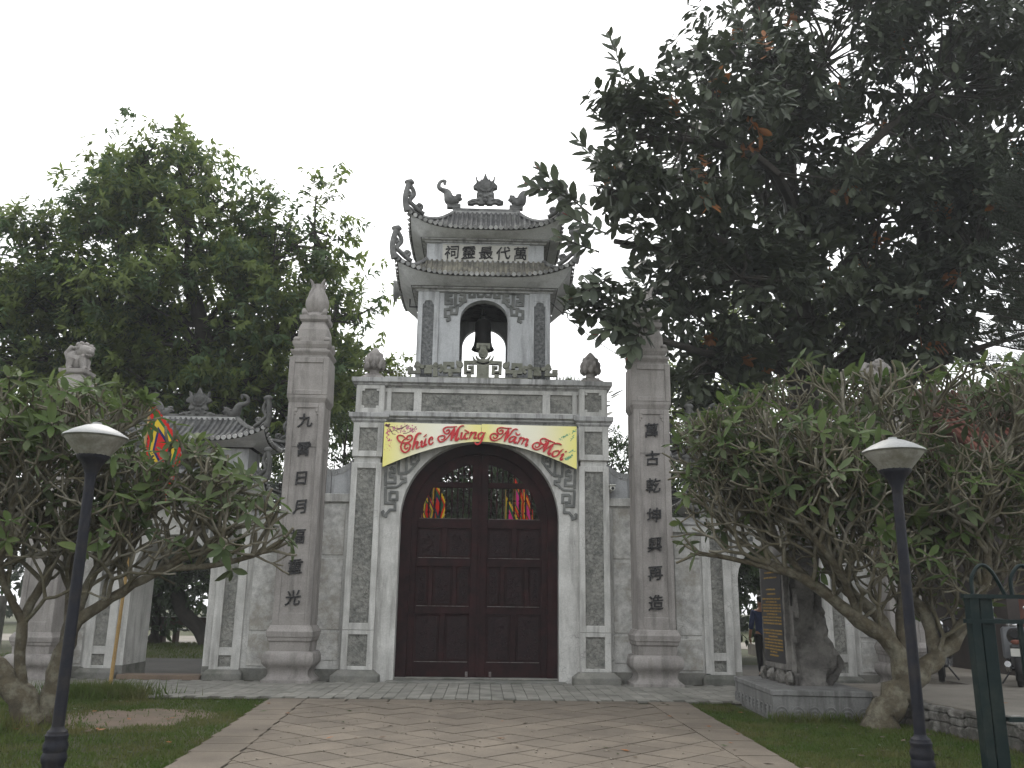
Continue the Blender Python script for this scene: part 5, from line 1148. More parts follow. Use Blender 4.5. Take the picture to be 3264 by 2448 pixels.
FL = frangipani((-5.35, -5.9, 0), 'leafy green frangipani with bare lower branches beside the flag pole', [
    ([(-5.35, -5.9, -.1), (-5.28, -5.9, .6), (-5.16, -5.9, 1.22)], .15, .105, 0, 0), ([(-5.16, -5.9, 1.2), (-4.6, -5.85, 1.62), (-3.9, -5.8, 2.05)], .085, .045, 2, 2), ([(-5.16, -5.9, 1.2), (-5.0, -5.8, 1.9), (-4.6, -5.6, 2.7)], .07, .042, 2, 2),
    ([(-5.2, -5.9, 1.1), (-5.4, -5.6, 2.0), (-5.3, -5.4, 3.4)], .065, .04, 2, 2), ([(-5.40, -5.95, -.05), (-5.75, -6.0, .42), (-6.4, -6.05, .95)], .19, .13, 0, 0), ([(-6.3, -6.05, .9), (-6.6, -6.0, 1.7), (-6.2, -5.9, 3.2)], .09, .045, 2, 2),
    ([(-6.4, -6.05, .95), (-7.0, -6.1, 1.6), (-7.4, -6.0, 2.4)], .09, .045, 2, 2), ([(-5.65, -6.0, .35), (-5.78, -5.95, 1.2), (-5.55, -5.9, 1.9), (-5.0, -6.1, 3.2)], .075, .04, 2, 2), ([(-5.78, -5.95, 1.2), (-6.0, -6.3, 1.9), (-5.8, -6.6, 2.6)], .05, .04, 2, 2),
    ([(-4.2, -5.8, 1.9), (-3.4, -5.7, 2.0), (-2.75, -5.6, 2.2)], .045, .03, 4, 2), ([(-4.7, -5.7, 2.5), (-4.0, -5.6, 2.9), (-3.3, -5.5, 3.0)], .045, .035, 2, 2)],
    envL, 14, 6, lambda p: .15 if (-4.75 < p.x < -4.25 and p.z > 3.3) else .48 if p.z > 3.3 or p.x > -3.6 else .26, lambda p: .12 if p.z > 3.2 else .5, cx=(-5.4, -5.9))
def envR(p):
    top = 4.75 if p.x > 4.6 else 4.75 - (4.6 - p.x) * .50
    return p.z < top and p.x > 3.05 and -7.6 < p.y < -3.6
FR = frangipani((5.45, -5.58, 0), 'sprawling frangipani with mostly bare twisted branches beside the stele', [
    ([(5.40, -5.58, -.1), (5.62, -5.57, .28), (5.92, -5.55, .62)], .22, .17, 0, 0), ([(5.86, -5.55, .55), (5.72, -5.6, 1.05), (5.27, -5.65, 1.37), (4.66, -5.65, 1.86), (4.1, -5.6, 2.12)], .135, .06, 2, 2), ([(4.3, -5.6, 2.0), (3.7, -5.6, 2.15), (3.15, -5.5, 2.25)], .042, .03, 4, 1),
    ([(5.72, -5.6, 1.05), (5.58, -5.5, 1.45), (5.16, -5.4, 1.85), (4.8, -5.3, 2.6), (4.3, -5.2, 3.4)], .10, .05, 2, 2), ([(5.9, -5.55, .6), (5.92, -5.5, 1.3), (5.95, -5.6, 2.0), (5.7, -5.7, 2.8), (5.5, -5.7, 3.7)], .10, .045, 2, 2), ([(5.9, -5.55, .55), (6.35, -5.5, .88), (6.75, -5.5, 1.25), (7.2, -5.5, 2.0)], .15, .06, 2, 2),
    ([(6.35, -5.5, .9), (6.32, -5.4, 1.45), (6.08, -5.3, 1.95), (6.25, -5.2, 2.8), (6.5, -5.3, 3.8)], .09, .045, 2, 2), ([(6.6, -5.5, 1.15), (6.9, -5.9, 1.8), (6.9, -6.2, 2.6), (7.2, -6.2, 3.6)], .07, .045, 2, 2), ([(5.3, -5.6, 1.4), (4.9, -6.0, 2.0), (4.4, -6.2, 2.6)], .055, .04, 2, 2), ([(7.0, -5.5, 1.7), (7.7, -5.4, 2.3), (8.0, -5.3, 3.6)], .06, .045, 2, 2), ([(4.66, -5.65, 1.86), (4.1, -5.3, 2.6), (3.5, -5.2, 3.3)], .05, .036, 2, 2)],
    envR, 27, 7, lambda p: .25 if p.z < 4 else .22, lambda p: .4, cx=(5.9, -5.5))
print('frangipani tips/leaves', FL[1:], FR[1:])

# ---------------------------------------------------------------- lawns
def blades(name, n, fn, h, seed, mat='grass'):
    rng = np.random.default_rng(seed); P = fn(rng, n); k = len(P); a = rng.uniform(0, 6.283, k); hh = rng.uniform(h[0], h[1], k)
    w = rng.uniform(.004, .009, k) * (1 + hh * 3); lean = rng.normal(0, .35, (k, 2)) * hh[:, None]
    V = np.zeros((k, 3, 3)); V[:, 0] = P; V[:, 1] = P; V[:, 0, 0] += np.cos(a) * w; V[:, 0, 1] += np.sin(a) * w; V[:, 1, 0] -= np.cos(a) * w; V[:, 1, 1] -= np.sin(a) * w
    V[:, 2] = P; V[:, 2, 2] += hh; V[:, 2, :2] += lean
    me = bpy.data.meshes.new(name); me.from_pydata(V.reshape(-1, 3).tolist(), [], np.arange(3 * k).reshape(-1, 3).tolist()); me.materials.append(M[mat])
    return put(name, me)
def lawnL(rng, n):
    x = rng.uniform(-9, -2.4, n); y = rng.uniform(-10.4, -3.0, n)
    d = np.hypot((x - PC[0]) / .98, (y - PC[1]) / 1.15); bare = .5 + .5 * np.sin(x * 2.1 + 1) * np.sin(y * 1.7 + x)
    k = (d + .10 * np.sin(x * 9 + y * 4) > .70 + .30 * rng.uniform(0, 1, n)) | (rng.uniform(0, 1, n) < .03); k = k & (rng.uniform(0, 1, n) < .45 + .55 * bare) & (x < -3.20 + .074 * (-3.1 - y) + .05 * rng.uniform(-1, 1, n))
    return np.stack([x, y, np.full(n, -.01)], 1)[k]
def lawnR(rng, n):
    x = rng.uniform(3.1, 6.5, n); y = rng.uniform(-10.4, -3.0, n)
    k = ~((x > 4.15) & (x < 5.6) & (y > -5.15)) & (x < 6.05 + (-5.3 - y) * .13) & (x > 3.44 - .034 * (-3.1 - y) + .05 * rng.uniform(-1, 1, n))
    return np.stack([x, y, np.full(n, -.01)], 1)[k]
tag(blades('lawn', 95000, lawnL, (.018, .055), 1), 'short worn lawn around the bare soil patch beside the leafy frangipani', 'grass', kind='stuff')
tag(blades('lawn', 52000, lawnR, (.018, .055), 2), 'short lawn in front of the stele plinth', 'grass', kind='stuff')
tag(blades('tall_grass', 2600, lambda rng, n: np.stack([rng.normal(-5.95, .42, n), rng.normal(-2.9, .22, n), np.full(n, -.01)], 1), (.10, .30), 3), 'tuft of tall grass at the foot of the bamboo flag pole', 'grass', kind='stuff')
tag(blades('tall_grass', 900, lambda rng, n: np.stack([rng.uniform(4.1, 5.6, n), rng.normal(-5.2, .07, n), np.full(n, -.01)], 1), (.06, .18), 4), 'grass growing along the foot of the stele plinth', 'grass', kind='stuff')
tag(blades('tall_grass', 1500, lambda rng, n: np.stack([rng.normal(-6.2, .5, n), rng.normal(-6.6, .35, n), np.full(n, -.01)], 1), (.06, .22), 6, 'grass'), 'weeds around the foot of the leafy frangipani', 'grass', kind='stuff')
tag(blades('courtyard_grass', 14000, lambda rng, n: np.stack([rng.uniform(-13, -4, n), rng.uniform(6.6, 15.2, n), np.full(n, -.01)], 1), (.03, .09), 5), 'grass strip in the court before the wooden benches', 'grass', kind='stuff')
# ================================================================ lamps
def lamp(x, y, label):
    t = thing('lamp_post', (x, y, 0), label, 'lamp', 'path lamps with conical hoods')
    part('base', MB().lathe([(.14, 0), (.14, .03), (.09, .05), (.09, .12), (.104, .14), (.108, .18), (.094, .22), (.102, .24), (.105, .28), (.09, .315), (.094, .33), (.098, .36), (.086, .375), (.086, .39), (.075, .40), (.062, .41), (.053, .43)], (x, y, 0), 20), 'navy', t, smooth=40)
    part('pole', MB().lathe([(.052, .41), (.050, 1.6), (.046, 2.78)], (x, y, 0), 14), 'navy', t, smooth=60)
    part('collar', MB().lathe([(.047, 2.62), (.055, 2.68), (.085, 2.76), (.125, 2.81), (.146, 2.835), (.148, 2.86)], (x, y, 0), 18), 'navy', t, smooth=40)
    part('diffuser', MB().lathe([(.142, 2.85), (.19, 2.91), (.24, 2.97), (.28, 3.025), (.28, 3.03)], (x, y, 0), 28), 'lampbowl', t, smooth=50)
    part('hood', MB().lathe([(.285, 3.02), (.300, 3.03), (.290, 3.045), (.21, 3.095), (.11, 3.14), (.045, 3.158), (.04, 3.175), (.001, 3.18)], (x, y, 0), 28), 'lampwhite', t, smooth=50)
lamp(-3.60, -9.45, 'navy lamp post with white conical hood in front of the leafy frangipani')
lamp(4.15, -9.45, 'navy lamp post with white conical hood in front of the bare-branched frangipani')
# ================================================================ stele
pl = thing('stele_plinth', (4.9, -3.95, 0), 'low grey stone plinth with carved wave scallops under the stele', 'plinth')
core = [(4.20, -5.06), (5.56, -5.22), (5.70, -2.75), (4.34, -2.64)]
def inset(p, d):
    c = (sum(a for a, b in p) / 4, sum(b for a, b in p) / 4); return [(c[0] + (a - c[0]) * (1 - d), c[1] + (b - c[1]) * (1 - d)) for a, b in p]
part('plinth_block', MB().slab(inset(core, .02), -.02, .34), 'plinthgrey', pl); part('plinth_top', MB().slab(core, .33, .41), 'plinthgrey', pl, bevel=.012)
cI = inset(core, .02)
def scal(a, b):
    a, b = Vector(a), Vector(b); d = (b - a); L_ = d.length; d /= L_; nn = Vector((d.y, -d.x)); n = int(L_ / .22)
    for i in range(n):
        c = a + d * ((i + .5) * L_ / n); mb = MB()
        for r in (.105, .072, .04):
            mb.tube([(c.x + nn.x * .006 + d.x * r * math.cos(q), c.y + nn.y * .006 + d.y * r * math.cos(q), .03 + r * 1.5 * math.sin(q)) for q in [math.pi * j / 10 for j in range(11)]], .012, 5)
        part('wave_scallop', mb, 'plinthgrey', pl, smooth=60)
scal(cI[0], cI[1]); scal(cI[3], cI[0])
st_t = thing('inscribed_stele', (4.98, -3.7, .41), 'rough grey rock stele with a black tablet of gilt lines, on the plinth', 'stele')
rg = random.Random(4); rk = MB(); nz, na = 26, 40
for i in range(nz + 1):
    f = i / nz; z = .40 + 2.3 * f
    for j in range(na):
        a = 2 * math.pi * j / na; ca, sa = math.cos(a), math.sin(a)
        hx = .27 + (.10 * (1 - f) ** 2 + .03 * math.sin(f * 9)) * (ca > 0); hy = .66 - .08 * f
        e = 5.; rx = hx * abs(ca) ** (2 / e) * (1 if ca > 0 else -1); ry = hy * abs(sa) ** (2 / e) * (1 if sa > 0 else -1)
        n1 = .05 * math.sin(3.1 * a + 7 * f + 2 * math.sin(9 * f)) + .04 * math.sin(7 * a - 11 * f) + .025 * math.sin(13 * a + 23 * f)
        lump = .14 * math.exp(-((f - .16) / .10) ** 2) * max(0, math.cos(a + .5)) + .07 * math.exp(-((f - .42) / .09) ** 2) * max(0, math.cos(a))
        k = 1 + (n1 * 1.6 + rg.uniform(-.06, .06)) * (1 if ca > -.55 else .12)
        top = 1 if f < .9 else max(.3, 1 - (f - .9) * 5)
        rk.v.append((5.02 + (rx * k + lump * (ca > 0)) * top, -3.72 + ry * k * top, z + (.06 * math.sin(5 * a) if f > .9 else 0)))
for i in range(nz):
    for j in range(na): q = (j + 1) % na; rk.f.append((i * na + j, i * na + q, i * na + na + q, i * na + na + j)); rk.m.append(0)
rk.f.append(tuple(nz * na + j for j in range(na))); rk.m.append(0)
part('rock', rk, 'rock', st_t, smooth=35)
ft = MB()
for i in range(9): ft.blob((4.74 + rg.uniform(-.04, .04), -4.30 + i * .145, .50), (.07, .11, .11), 8, jit=.25, seed=i)
part('rubble_foot', ft, 'rubble', st_t)
def fx_(mb, x): return mb
tb = part('tablet', MB().box(4.705, 4.78, -4.18, -3.22, .70, 2.18), 'slate', st_t, bevel=.006)
part('tablet_border', MB().box(4.718, 4.79, -4.27, -3.13, .62, 2.30), 'rock', st_t)
gl = MB(); rg = random.Random(2)
rows = [(2.06, .5), (1.98, .62), (1.80, .42), (1.73, .42)] + [(1.655 - .047 * i, .86 if i not in (1, 5) else .5) for i in range(9)] + [(1.175 - .047 * i, .86 if i != 2 else .4) for i in range(7)] + [(.99 - .05 * 0 - .14, .3), (.80, .4)]
rows = [(z, w_) for z, w_ in rows if z > .74]
for z, w_ in rows:
    y = -3.70 - w_ / 2
    while y < -3.70 + w_ / 2:
        l = rg.uniform(.018, .03); gl.box(4.699, 4.706, y, y + l, z - rg.uniform(.008, .014), z + rg.uniform(.008, .014)); y += l + (.012 if rg.random() < .8 else .035)
part('gilt_inscription', gl, 'gold', tb)
# ================================================================ fence at the right
fg = thing('metal_fence', (4.75, -9.9, 0), 'dark green metal fence panel with hooped bars beside the lawn', 'fence')
part('post', MB().box(4.47, 4.555, -9.95, -9.85, 0, 1.66), 'gfence', fg, bevel=.006); part('post', MB().box(4.57, 4.69, -9.93, -9.85, 0, 1.66), 'gfence', fg, bevel=.006)
for z in (1.655, 1.44, .62): part('rail', MB().box(4.42 if z != .62 else 4.7, 6.5, -9.96, -9.90, z - .018, z + .018), 'gfence', fg)
for i in range(9):
    x = 4.92 + i * .18; part('bar', MB().box(x - .018, x + .018, -9.935, -9.90, .0, 1.44), 'gfence', fg)
for i in range(5):
    x = 4.66 + i * .36; part('hoop', MB().tube(catmull([(x - .14, -9.92, 1.66), (x - .13, -9.92, 1.82), (x - .04, -9.92, 1.93), (x + .06, -9.92, 1.87), (x + .16, -9.92, 1.66)], 5), .018, 6), 'gfence', fg, smooth=60)
part('end_cap', MB().box(4.43, 4.56, -9.97, -9.83, .18, .21), 'gfence', fg)
# ================================================================ flags
def flag(name, polebase, poletop, pr, corner, w_, h_, cols, label, group, seed, polemat='bamboo', sway=.25):
    t = thing(name, polebase, label, 'flag', group); rg = random.Random(seed)
    P = [tuple(Vector(polebase).lerp(Vector(poletop), i / 10)) for i in range(11)]
    mb = MB().tube(P, [pr * (1 - .35 * i / 10) for i in range(11)], 8)
    for p in P[1:-1]: mb.tube([(p[0], p[1], p[2] - .008), (p[0], p[1], p[2] + .008)], pr * 1.12, 8)
    part('pole', mb, polemat, t, smooth=60)
    n = 30; V = []; fl_ = MB(); c = Vector(corner)
    for j in range(n + 1):
        for i in range(n + 1):
            u, v = i / n, j / n                       # cloth hangs in folds from the pole
            fold = math.sin(u * 11 + seed + v * 1.5) * .07 * u * (.4 + .6 * v) + math.sin(u * 5 + 2 * v + seed) * .05 * u
            x = c.x + u * w_ * (.55 + .2 * (1 - v)) + .05 * math.sin(v * 4 + seed) * u; z = c.z - v * h_ - u * u * h_ * .28 - u * h_ * sway
            V.append((x, c.y + fold, z))
    F = []; mi = []
    for j in range(n):
        for i in range(n):
            u, v = (i + .5) / n, (j + .5) / n; d = max(abs(u - .5), abs(v - .5)) * 2
            if d > .90 and ((j if abs(u - .5) > abs(v - .5) else i) % 3 == 2): continue    # serrated flame edge
            F.append((j * n + j + i, j * n + j + i + 1, (j + 1) * (n + 1) + i + 1, (j + 1) * (n + 1) + i)); mi.append(min(len(cols) - 1, int((1 - d) * len(cols) * 1.15)))
    fl_.v = V; fl_.f = F; fl_.m = mi
    part('cloth', fl_, cols, t, smooth=180)
FIVE = ['fred', 'fgrn', 'fyel', 'fblue', 'fred']
flag('festival_flag', (-6.25, -1.74, 0), (-6.18, -1.55, 5.2), .035, (-6.16, -1.58, 5.10), .85, 1.0, FIVE, 'five-colour festival flag on a tall bamboo pole before the side gate', None, 1, sway=.6)
flag('festival_flag', (6.15, -1.1, .0), (6.18, -1.0, 4.7), .03, (6.2, -1.0, 4.5), .8, .85, FIVE, 'five-colour festival flag half hidden by bare frangipani branches', None, 4)
gname = 'festival flags standing in the passage behind the doors'
for i, (x, z, cols) in enumerate(((-1.42, 4.35, ['fred', 'fblue', 'fyel', 'fgrn', 'fred']), (-1.16, 4.5, ['fyel', 'fred', 'fgrn', 'fblue', 'fred']), (.66, 4.15, ['fyel', 'fgrn', 'fpink', 'fpink']), (.86, 4.65, ['fred', 'forange', 'fgrn', 'fpink', 'fpink']), (1.10, 4.4, ['fred', 'fyel', 'fred', 'fgrn', 'fpink']))):
    flag('festival_flag', (x - .05, 4 + .1 * i, 0), (x, 4 + .1 * i, z + .15), .02, (x, 4 + .1 * i, z), .42, .8, cols, ('red and blue festival flag behind the left door grille, hard by the door frame', 'yellow-edged red and green festival flag behind the left door grille', 'small yellow and pink festival flag behind the right door grille', 'tall orange and pink festival flag behind the right door grille', 'red and yellow banded festival flag behind the right door grille, by the frame')[i], gname + (', left' if i < 2 else ', right'), 7 + i, sway=.5)
# ================================================================ benches in the court
def bench(x, y, rz, label):
    t = thing('garden_bench', (x, y, 0), label, 'bench', 'benches in the temple court')
    part('seat', MB().box(x - .75, x + .75, y - .22, y + .22, .42, .48), 'benchtop', t, bevel=.01)
    part('backrest', MB().box(x - .78, x + .78, y - .26, y - .21, .55, .88), 'benchwood', t); part('backrest_cap', MB().box(x - .78, x + .78, y - .265, y - .205, .88, .90), 'benchtop', t)
    for dx in (-.62, .62):
        part('leg', MB().box(x + dx - .06, x + dx + .06, y - .18, y + .2, 0, .42), 'benchwood', t); part('back_post', MB().box(x + dx - .04, x + dx + .04, y - .27, y - .20, .40, .56), 'benchwood', t)
bench(-11.9, 15.1, 0, 'wooden bench with pale seat in the temple court, beside the slim dark trunk'); bench(-10.2, 15.1, 0, 'wooden bench with pale seat in the temple court, behind the leaning trunk'); bench(-8.4, 15.1, 0, 'wooden bench with pale seat in the temple court, past the leaning trunk')
t = thing('slim_tree', (-11.4, 14.6, 0), 'slim dark straight trunk standing before the wooden benches', 'tree')
part('trunk', MB().tube([(-11.4, 14.6, -.1), (-11.4, 14.6, .3), (-11.35, 14.6, 2), (-11.3, 14.6, 4)], [.24, .15, .12, .10], 8), 'darkbark', t)
rng = np.random.default_rng(9); C, dr = sample_ells(rng, [(-11.3, 14.6, 3.6, 1.6, 1.2, 1.0), (-12.2, 14.6, 2.6, 1.0, .8, .6)], 150)
P, D, N, Lg, W = sprigs(rng, C, unit(dr + .001), 9, (.18, .3), .3, .5, .3)
put('crown', leaf_mesh('crown', P - np.array((-11.4, 14.6, 0)), D, N, Lg, W, ['dleaf']), t)['kind'] = 'stuff'
b2 = thing('stone_table', (6.1, 7.4, 0), 'low pale stone table in the court beside the walking man', 'table')
part('table_top', MB().box(5.3, 6.7, 7.1, 7.7, .66, .74), 'benchtop', b2); part('leg', MB().box(5.5, 5.8, 7.2, 7.6, 0, .66), 'basegrey', b2); part('leg', MB().box(6.2, 6.5, 7.2, 7.6, 0, .66), 'basegrey', b2)
# ================================================================ person
def skin_mesh(name, verts, edges, rad, mat, sub=2):
    me = bpy.data.meshes.new(name); me.from_pydata(verts, edges, []); o = bpy.data.objects.new(name, me); COL.objects.link(o)
    sk = o.modifiers.new('skin', 'SKIN'); sv = me.skin_vertices[0].data
    for i, r in enumerate(rad): sv[i].radius = r if isinstance(r, tuple) else (r, r)
    sv[0].use_root = True; sk.use_smooth_shade = True; s2 = o.modifiers.new('sub', 'SUBSURF'); s2.levels = sub; s2.render_levels = sub
    dg = bpy.context.evaluated_depsgraph_get(); m2 = bpy.data.meshes.new_from_object(o.evaluated_get(dg)); bpy.data.objects.remove(o)
    m2.materials.clear(); m2.materials.append(M[mat]); m2.name = name; return m2
PXY = (6.44, 2.45)
per = thing('person', (PXY[0], PXY[1], 0), 'man in blue shirt and black trousers walking away inside the stele-side gate', 'person')
V = [(0, 0, .93), (0, 0, 1.10), (0, .0, 1.28), (0, .01, 1.42), (0, .02, 1.50), (0, .03, 1.57), (0, .035, 1.67), (0, .03, 1.74),
     (-.18, 0, 1.40), (-.24, -.02, 1.14), (-.26, .04, .92), (-.265, .06, .84), (.18, 0, 1.40), (.24, .02, 1.14), (.25, .10, .93), (.255, .12, .85),
     (-.09, 0, .86), (-.10, -.05, .48), (-.11, -.16, .10), (-.11, -.06, .04), (.09, 0, .86), (.10, .08, .48), (.11, .10, .09), (.11, .22, .04)]
E_ = [(0, 1), (1, 2), (2, 3), (3, 4), (4, 5), (5, 6), (6, 7), (3, 8), (8, 9), (9, 10), (10, 11), (3, 12), (12, 13), (13, 14), (14, 15), (0, 16), (16, 17), (17, 18), (18, 19), (0, 20), (20, 21), (21, 22), (22, 23)]
rad = [(.14, .10), (.125, .09), (.14, .10), (.12, .085), .052, .062, (.082, .095), (.062, .07), .055, .042, .032, .03, .055, .042, .032, .03, .082, .058, .042, .04, .082, .058, .042, .04]
put('body', skin_mesh('body', V, E_, rad, 'skin'), per)
put('shirt', skin_mesh('shirt', [(0, 0, .86)] + [V[i] for i in (1, 2, 3, 8, 9, 12, 13)] + [(-.252, .01, 1.02), (.247, .06, 1.02)], [(0, 1), (1, 2), (2, 3), (3, 4), (4, 5), (3, 6), (6, 7), (5, 8), (7, 9)], [(.165, .125), (.155, .12), (.165, .125), (.14, .105), .075, .06, .075, .06, .052, .052], 'shirt'), per)
put('trousers', skin_mesh('trousers', [V[i] for i in (0, 16, 17, 18, 20, 21, 22)], [(0, 1), (1, 2), (2, 3), (0, 4), (4, 5), (5, 6)], [(.155, .118), .10, .078, .062, .10, .078, .062], 'trouser'), per)
part('hair', MB().blob((PXY[0], PXY[1] - .0, 1.70), (.088, .10, .085), 12, jit=.03).xf(lambda v: v), 'hair', per, smooth=70)
for dx, dy, s in ((-.11, -.11, 1), (.11, .16, 2)): part('shoe', MB().blob((PXY[0] + dx, PXY[1] + dy, .045), (.05, .13, .045), 10, jit=.02, seed=s), 'black', per, smooth=70)
for sx, (hx, hy, hz) in ((-1, (-.265, .06, .84)), (1, (.255, .12, .85))):
    hm = MB(); bx_, by_, bz_ = PXY[0] + hx, PXY[1] + hy, hz; hm.blob((bx_, by_, bz_ - .03), (.022, .04, .05), 8, jit=.03)
    for k, ln in enumerate((.07, .08, .085, .075)): y0 = by_ - .03 + k * .02; hm.tube([(bx_, y0, bz_ - .06), (bx_ - sx * .008, y0, bz_ - .06 - ln * .55), (bx_ - sx * .022, y0, bz_ - .06 - ln)], [.0095, .009, .007], 6)
    hm.tube([(bx_, by_ - .03, bz_ - .02), (bx_ - sx * .01, by_ - .055, bz_ - .055), (bx_ - sx * .015, by_ - .055, bz_ - .085)], [.011, .010, .008], 6)
    part('hand', hm, 'skin', per, smooth=70)
# ================================================================ motorbikes
def bike(x, y, rz, body, label):
    z0 = .33; t = thing('motorbike', (x, y, z0), label, 'motorbike', 'motorbikes parked on the raised yard'); t.rotation_euler.z = rz
    ORG[t.name] = Vector((0, 0, 0))
    for xx in (-.62, .62):
        w_ = part('wheel', MB().lathe([(.10, -.035), (.12, -.04), (.12, .04), (.10, .035)], (xx, 0, .29), 16, 'y'), 'darkmetal', t, smooth=50)
        part('tyre', MB().lathe([(.235, -.03), (.28, -.045), (.295, 0), (.28, .045), (.235, .03)], (xx, 0, .29), 24, 'y'), 'black', w_, smooth=60)
        part('rim', MB().lathe([(.215, -.03), (.24, -.028), (.24, .028), (.215, .03)], (xx, 0, .29), 24, 'y'), 'chrome', w_, smooth=50)
        sp = MB()
        for k in range(5): a = k * 1.2566; sp.tube([(xx, 0, .29), (xx + .225 * math.cos(a), 0, .29 + .225 * math.sin(a))], .015, 5)
        part('spokes', sp, 'chrome', w_)
    part('body', MB().prism([(.50, .62), (.42, .90), (.36, .94), (.25, .62), (.05, .48), (-.25, .56), (-.75, .70), (-.78, .64), (-.45, .44), (-.15, .28), (.20, .26), (.38, .40)], -.09, .09), body, t, bevel=.04)
    part('leg_shield', MB().prism([(.34, .94), (.45, .88), (.36, .42), (.22, .36), (.24, .5)], -.20, .20), body, t, bevel=.04)
    part('front_mudguard', MB().tube([(.62 + .33 * math.cos(a), 0, .29 + .33 * math.sin(a)) for a in [.3 + i * .25 for i in range(9)]], .055, 8), body, t, smooth=60)
    part('seat', MB().tube([(.05, 0, .74), (-.2, 0, .76), (-.5, 0, .80), (-.72, 0, .82)], [.07, .12, .12, .07], 10), 'black', t, smooth=60)
    part('fork', MB().tube([(.62, -.09, .29), (.42, -.07, .92)], .022, 6).tube([(.62, .09, .29), (.42, .07, .92)], .022, 6), 'chrome', t)
    part('handlebar', MB().tube(catmull([(.26, -.36, 1.02), (.36, -.2, 1.05), (.38, 0, .98), (.36, .2, 1.05), (.26, .36, 1.02)], 4), .018, 6), 'black', t, smooth=60)
    part('headlight', MB().blob((.46, 0, .95), (.07, .11, .08), 10, jit=.0), 'chrome', t, smooth=70)
    for s in (-1, 1): part('mirror', MB().tube([(.33, s * .26, 1.04), (.30, s * .30, 1.20)], .008, 5).blob((.30, s * .32, 1.24), (.015, .06, .04), 8, jit=.0), 'chrome', t)
    part('engine', MB().box(-.15, .2, -.12, .12, .22, .42), 'darkmetal', t, bevel=.03); part('exhaust', MB().tube([(.15, .12, .25), (-.3, .14, .24), (-.85, .15, .36)], [.025, .04, .05], 8), 'chrome', t, smooth=60)
    part('tail_light', MB().blob((-.80, 0, .70), (.04, .08, .04), 8, jit=.0), 'redroof', t); part('number_plate', MB().box(-.865, -.85, -.09, .09, .48, .60), 'cctv', t)
    part('side_stand', MB().tube([(-.05, .08, .26), (-.1, .26, .0)], .014, 5), 'darkmetal', t)
bike(8.2, -2.0, R(-118), 'black', 'black motorbike with pale front fairing behind the frangipani trunk'); bike(9.15, -2.7, R(60), 'silver', 'silver motorbike showing its number plate behind the green fence'); bike(10.1, -2.3, R(70), 'black', 'black motorbike parked beside the silver one under the shed')
# ================================================================ shed with tiled roof on the right
hs_ = thing('brick_shed', (13.0, 1.5, .33), 'dark brick shed with red tiled roof behind the bare frangipani', 'building')
part('wall', MB().box(10.2, 19, 2.6, 2.9, .33, 4.5), 'darkwall', hs_); part('wall', MB().box(10.2, 10.45, -.6, 2.6, .33, 4.5), 'darkwall', hs_)
for x in (10.3, 12.6, 15): part('post', MB().box(x - .12, x + .12, -.84, -.6, .33, 4.45), 'darkwall', hs_)
part('lintel', MB().box(10.0, 19, -.86, -.58, 4.2, 4.5), 'brick', hs_)
rf = part('roof', MB().mould([(-1.4, 4.38), (-1.4, 4.44), (1.2, 6.3), (3.6, 4.7), (3.6, 4.64), (1.2, 6.23)], 9.7, 19.4), 'redroof', hs_)
for i in range(60):
    x = 9.75 + i * .16; part('tile_row', MB().tube([(x, -1.44, 4.45), (x, 1.2, 6.33)], .05, 5), 'redroof', rf, smooth=60)
part('gable', MB().add([(10.2, -.86, 4.5), (10.2, 3.2, 4.8), (10.2, 1.2, 6.2), (10.4, -.86, 4.5), (10.4, 3.2, 4.8), (10.4, 1.2, 6.2)], [(0, 1, 2), (3, 5, 4), (0, 2, 5, 3), (1, 4, 5, 2), (0, 3, 4, 1)]), 'brick', hs_)
part('red_curtain', MB().box(12.0, 14.2, 2.5, 2.58, .9, 1.9), 'redroof', hs_)
bw = thing('brick_wall', (-10.6, -.3, 0), 'low old red brick wall beyond the lion pillar at the leafy frangipani', 'wall')
part('wall_core', MB().box(-13, -9.05, -.4, -.1, 0, 1.55), 'basegrey', bw)
bk = MB().box(-.105, .105, 0, .04, 0, .058).mesh('brick', M['brick'])
for r in range(23):
    for c in range(13):
        put('brick', bk, bw, (-9.18 - c * .22 - (.11 if r % 2 else 0) + 10.6, -.415 + .3, .01 + r * .067))
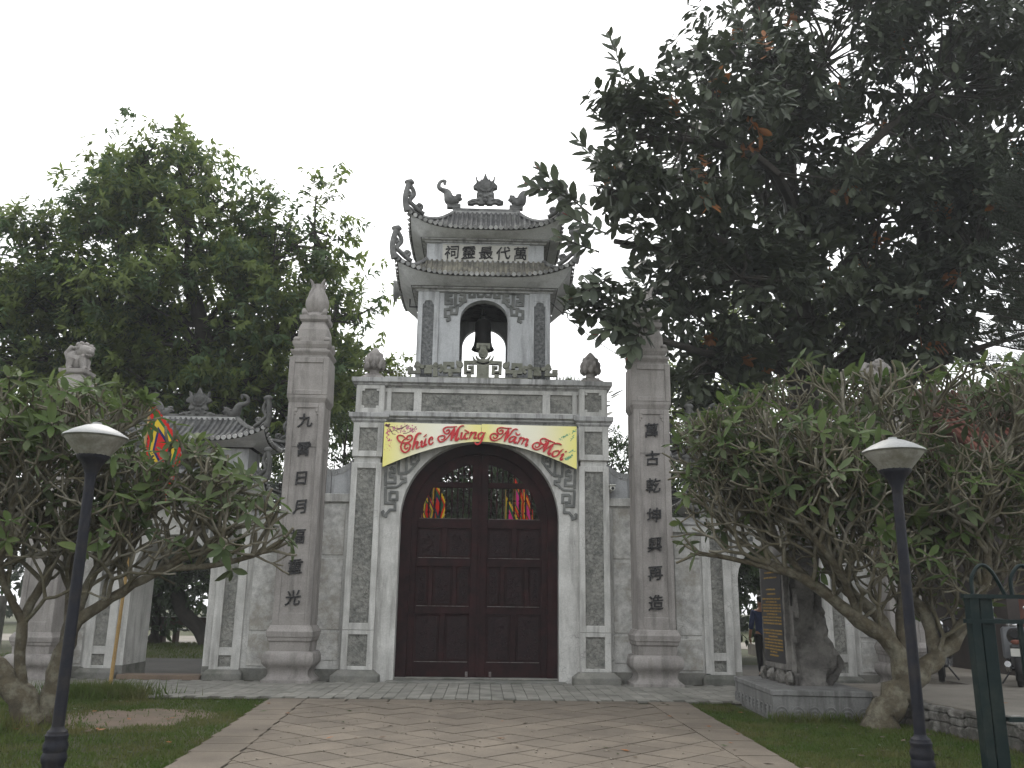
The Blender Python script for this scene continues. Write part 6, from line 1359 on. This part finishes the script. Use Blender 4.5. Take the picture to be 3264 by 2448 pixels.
# overhead wire from the tower to the pillar
wp = [Vector((1.46, .5, 8.05)).lerp(Vector((3.2, -.2, 6.45)), i / 12) - Vector((0, 0, .12 * math.sin(math.pi * i / 12))) for i in range(13)]
solo('overhead_wire', MB().tube(wp, .009, 5), 'darkmetal', 'thin dark wire sagging from the bell tower to the granite pillar', 'wire', base=(1.46, .5, 8.05))
rng = np.random.default_rng(12); k_ = 330
lx = rng.uniform(-8, 6, k_); ly = rng.uniform(-9.9, -3.3, k_); lz = np.where((lx > -3.1) & (lx < 3.4), .042, .025)
keep = (rng.uniform(0, 1, k_) < np.where((lx > -2.4) & (lx < 2.8), .30, .9)) & ~((lx > 4.1) & (ly > -5.3))
Pl = np.stack([lx, ly, lz], 1)[keep]; n_ = len(Pl); az = rng.uniform(0, 6.28, n_); Dl = np.stack([np.cos(az), np.sin(az), rng.uniform(-.02, .25, n_)], 1); Ll = rng.uniform(.05, .13, n_)
tag(put('leaf_litter', leaf_mesh('leaf_litter', Pl, Dl, np.tile((0., 0., 1.), (n_, 1)) + rng.normal(0, .2, (n_, 3)), Ll, Ll * .42, ['soil', 'rorange', 'fleaf2'], rng.choice(3, n_, p=[.5, .2, .3]), bend=.05)), 'dry fallen leaves scattered on the lawn and path', 'leaves', kind='stuff')
tag(blades('ledge_weeds', 240, lambda rng, n: np.stack([np.concatenate([rng.normal(1.85, .18, n // 2), rng.normal(-1.75, .15, n - n // 2)]), rng.normal(.12, .05, n), np.full(n, 6.08)], 1), (.06, .26), 8), 'weeds sprouting on the ledge beside the carved balustrade', 'grass', kind='stuff')
# fallen leaf and litter
lf = solo('fallen_leaf', MB().add([(0, 0, 0), (.10, .05, .02), (.26, .0, .03), (.11, -.06, .02), (.12, 0, .035)], [(0, 4, 1), (1, 4, 2), (2, 4, 3), (3, 4, 0)]).xf(lambda v: (v[0] + 6.75, v[1] - 6.0, v[2] + .335)), 'rorange', 'curled brown fallen leaf on the raised concrete yard', 'leaf', base=(6.75, -6.0, .335))

# ================================================================ thin added haze
hz = MB().box(-142, 142, -142, 142, -1.0, 20.5); hm_ = bpy.data.materials.new('glare_haze'); hm_.use_nodes = True; n_ = hm_.node_tree; n_.nodes.clear()
ho = n_.nodes.new('ShaderNodeOutputMaterial'); hv = n_.nodes.new('ShaderNodeVolumePrincipled'); hv.inputs['Color'].default_value = (.93, .95, .97, 1); hv.inputs['Density'].default_value = GLARE_HAZE
n_.links.new(hv.outputs[0], ho.inputs['Volume']); M['glare_haze'] = hm_
tag(put('glare_haze', hz.mesh('glare_haze', hm_)), kind='stuff')  # added volume, mostly imitates lens veiling glare by lifting the darks
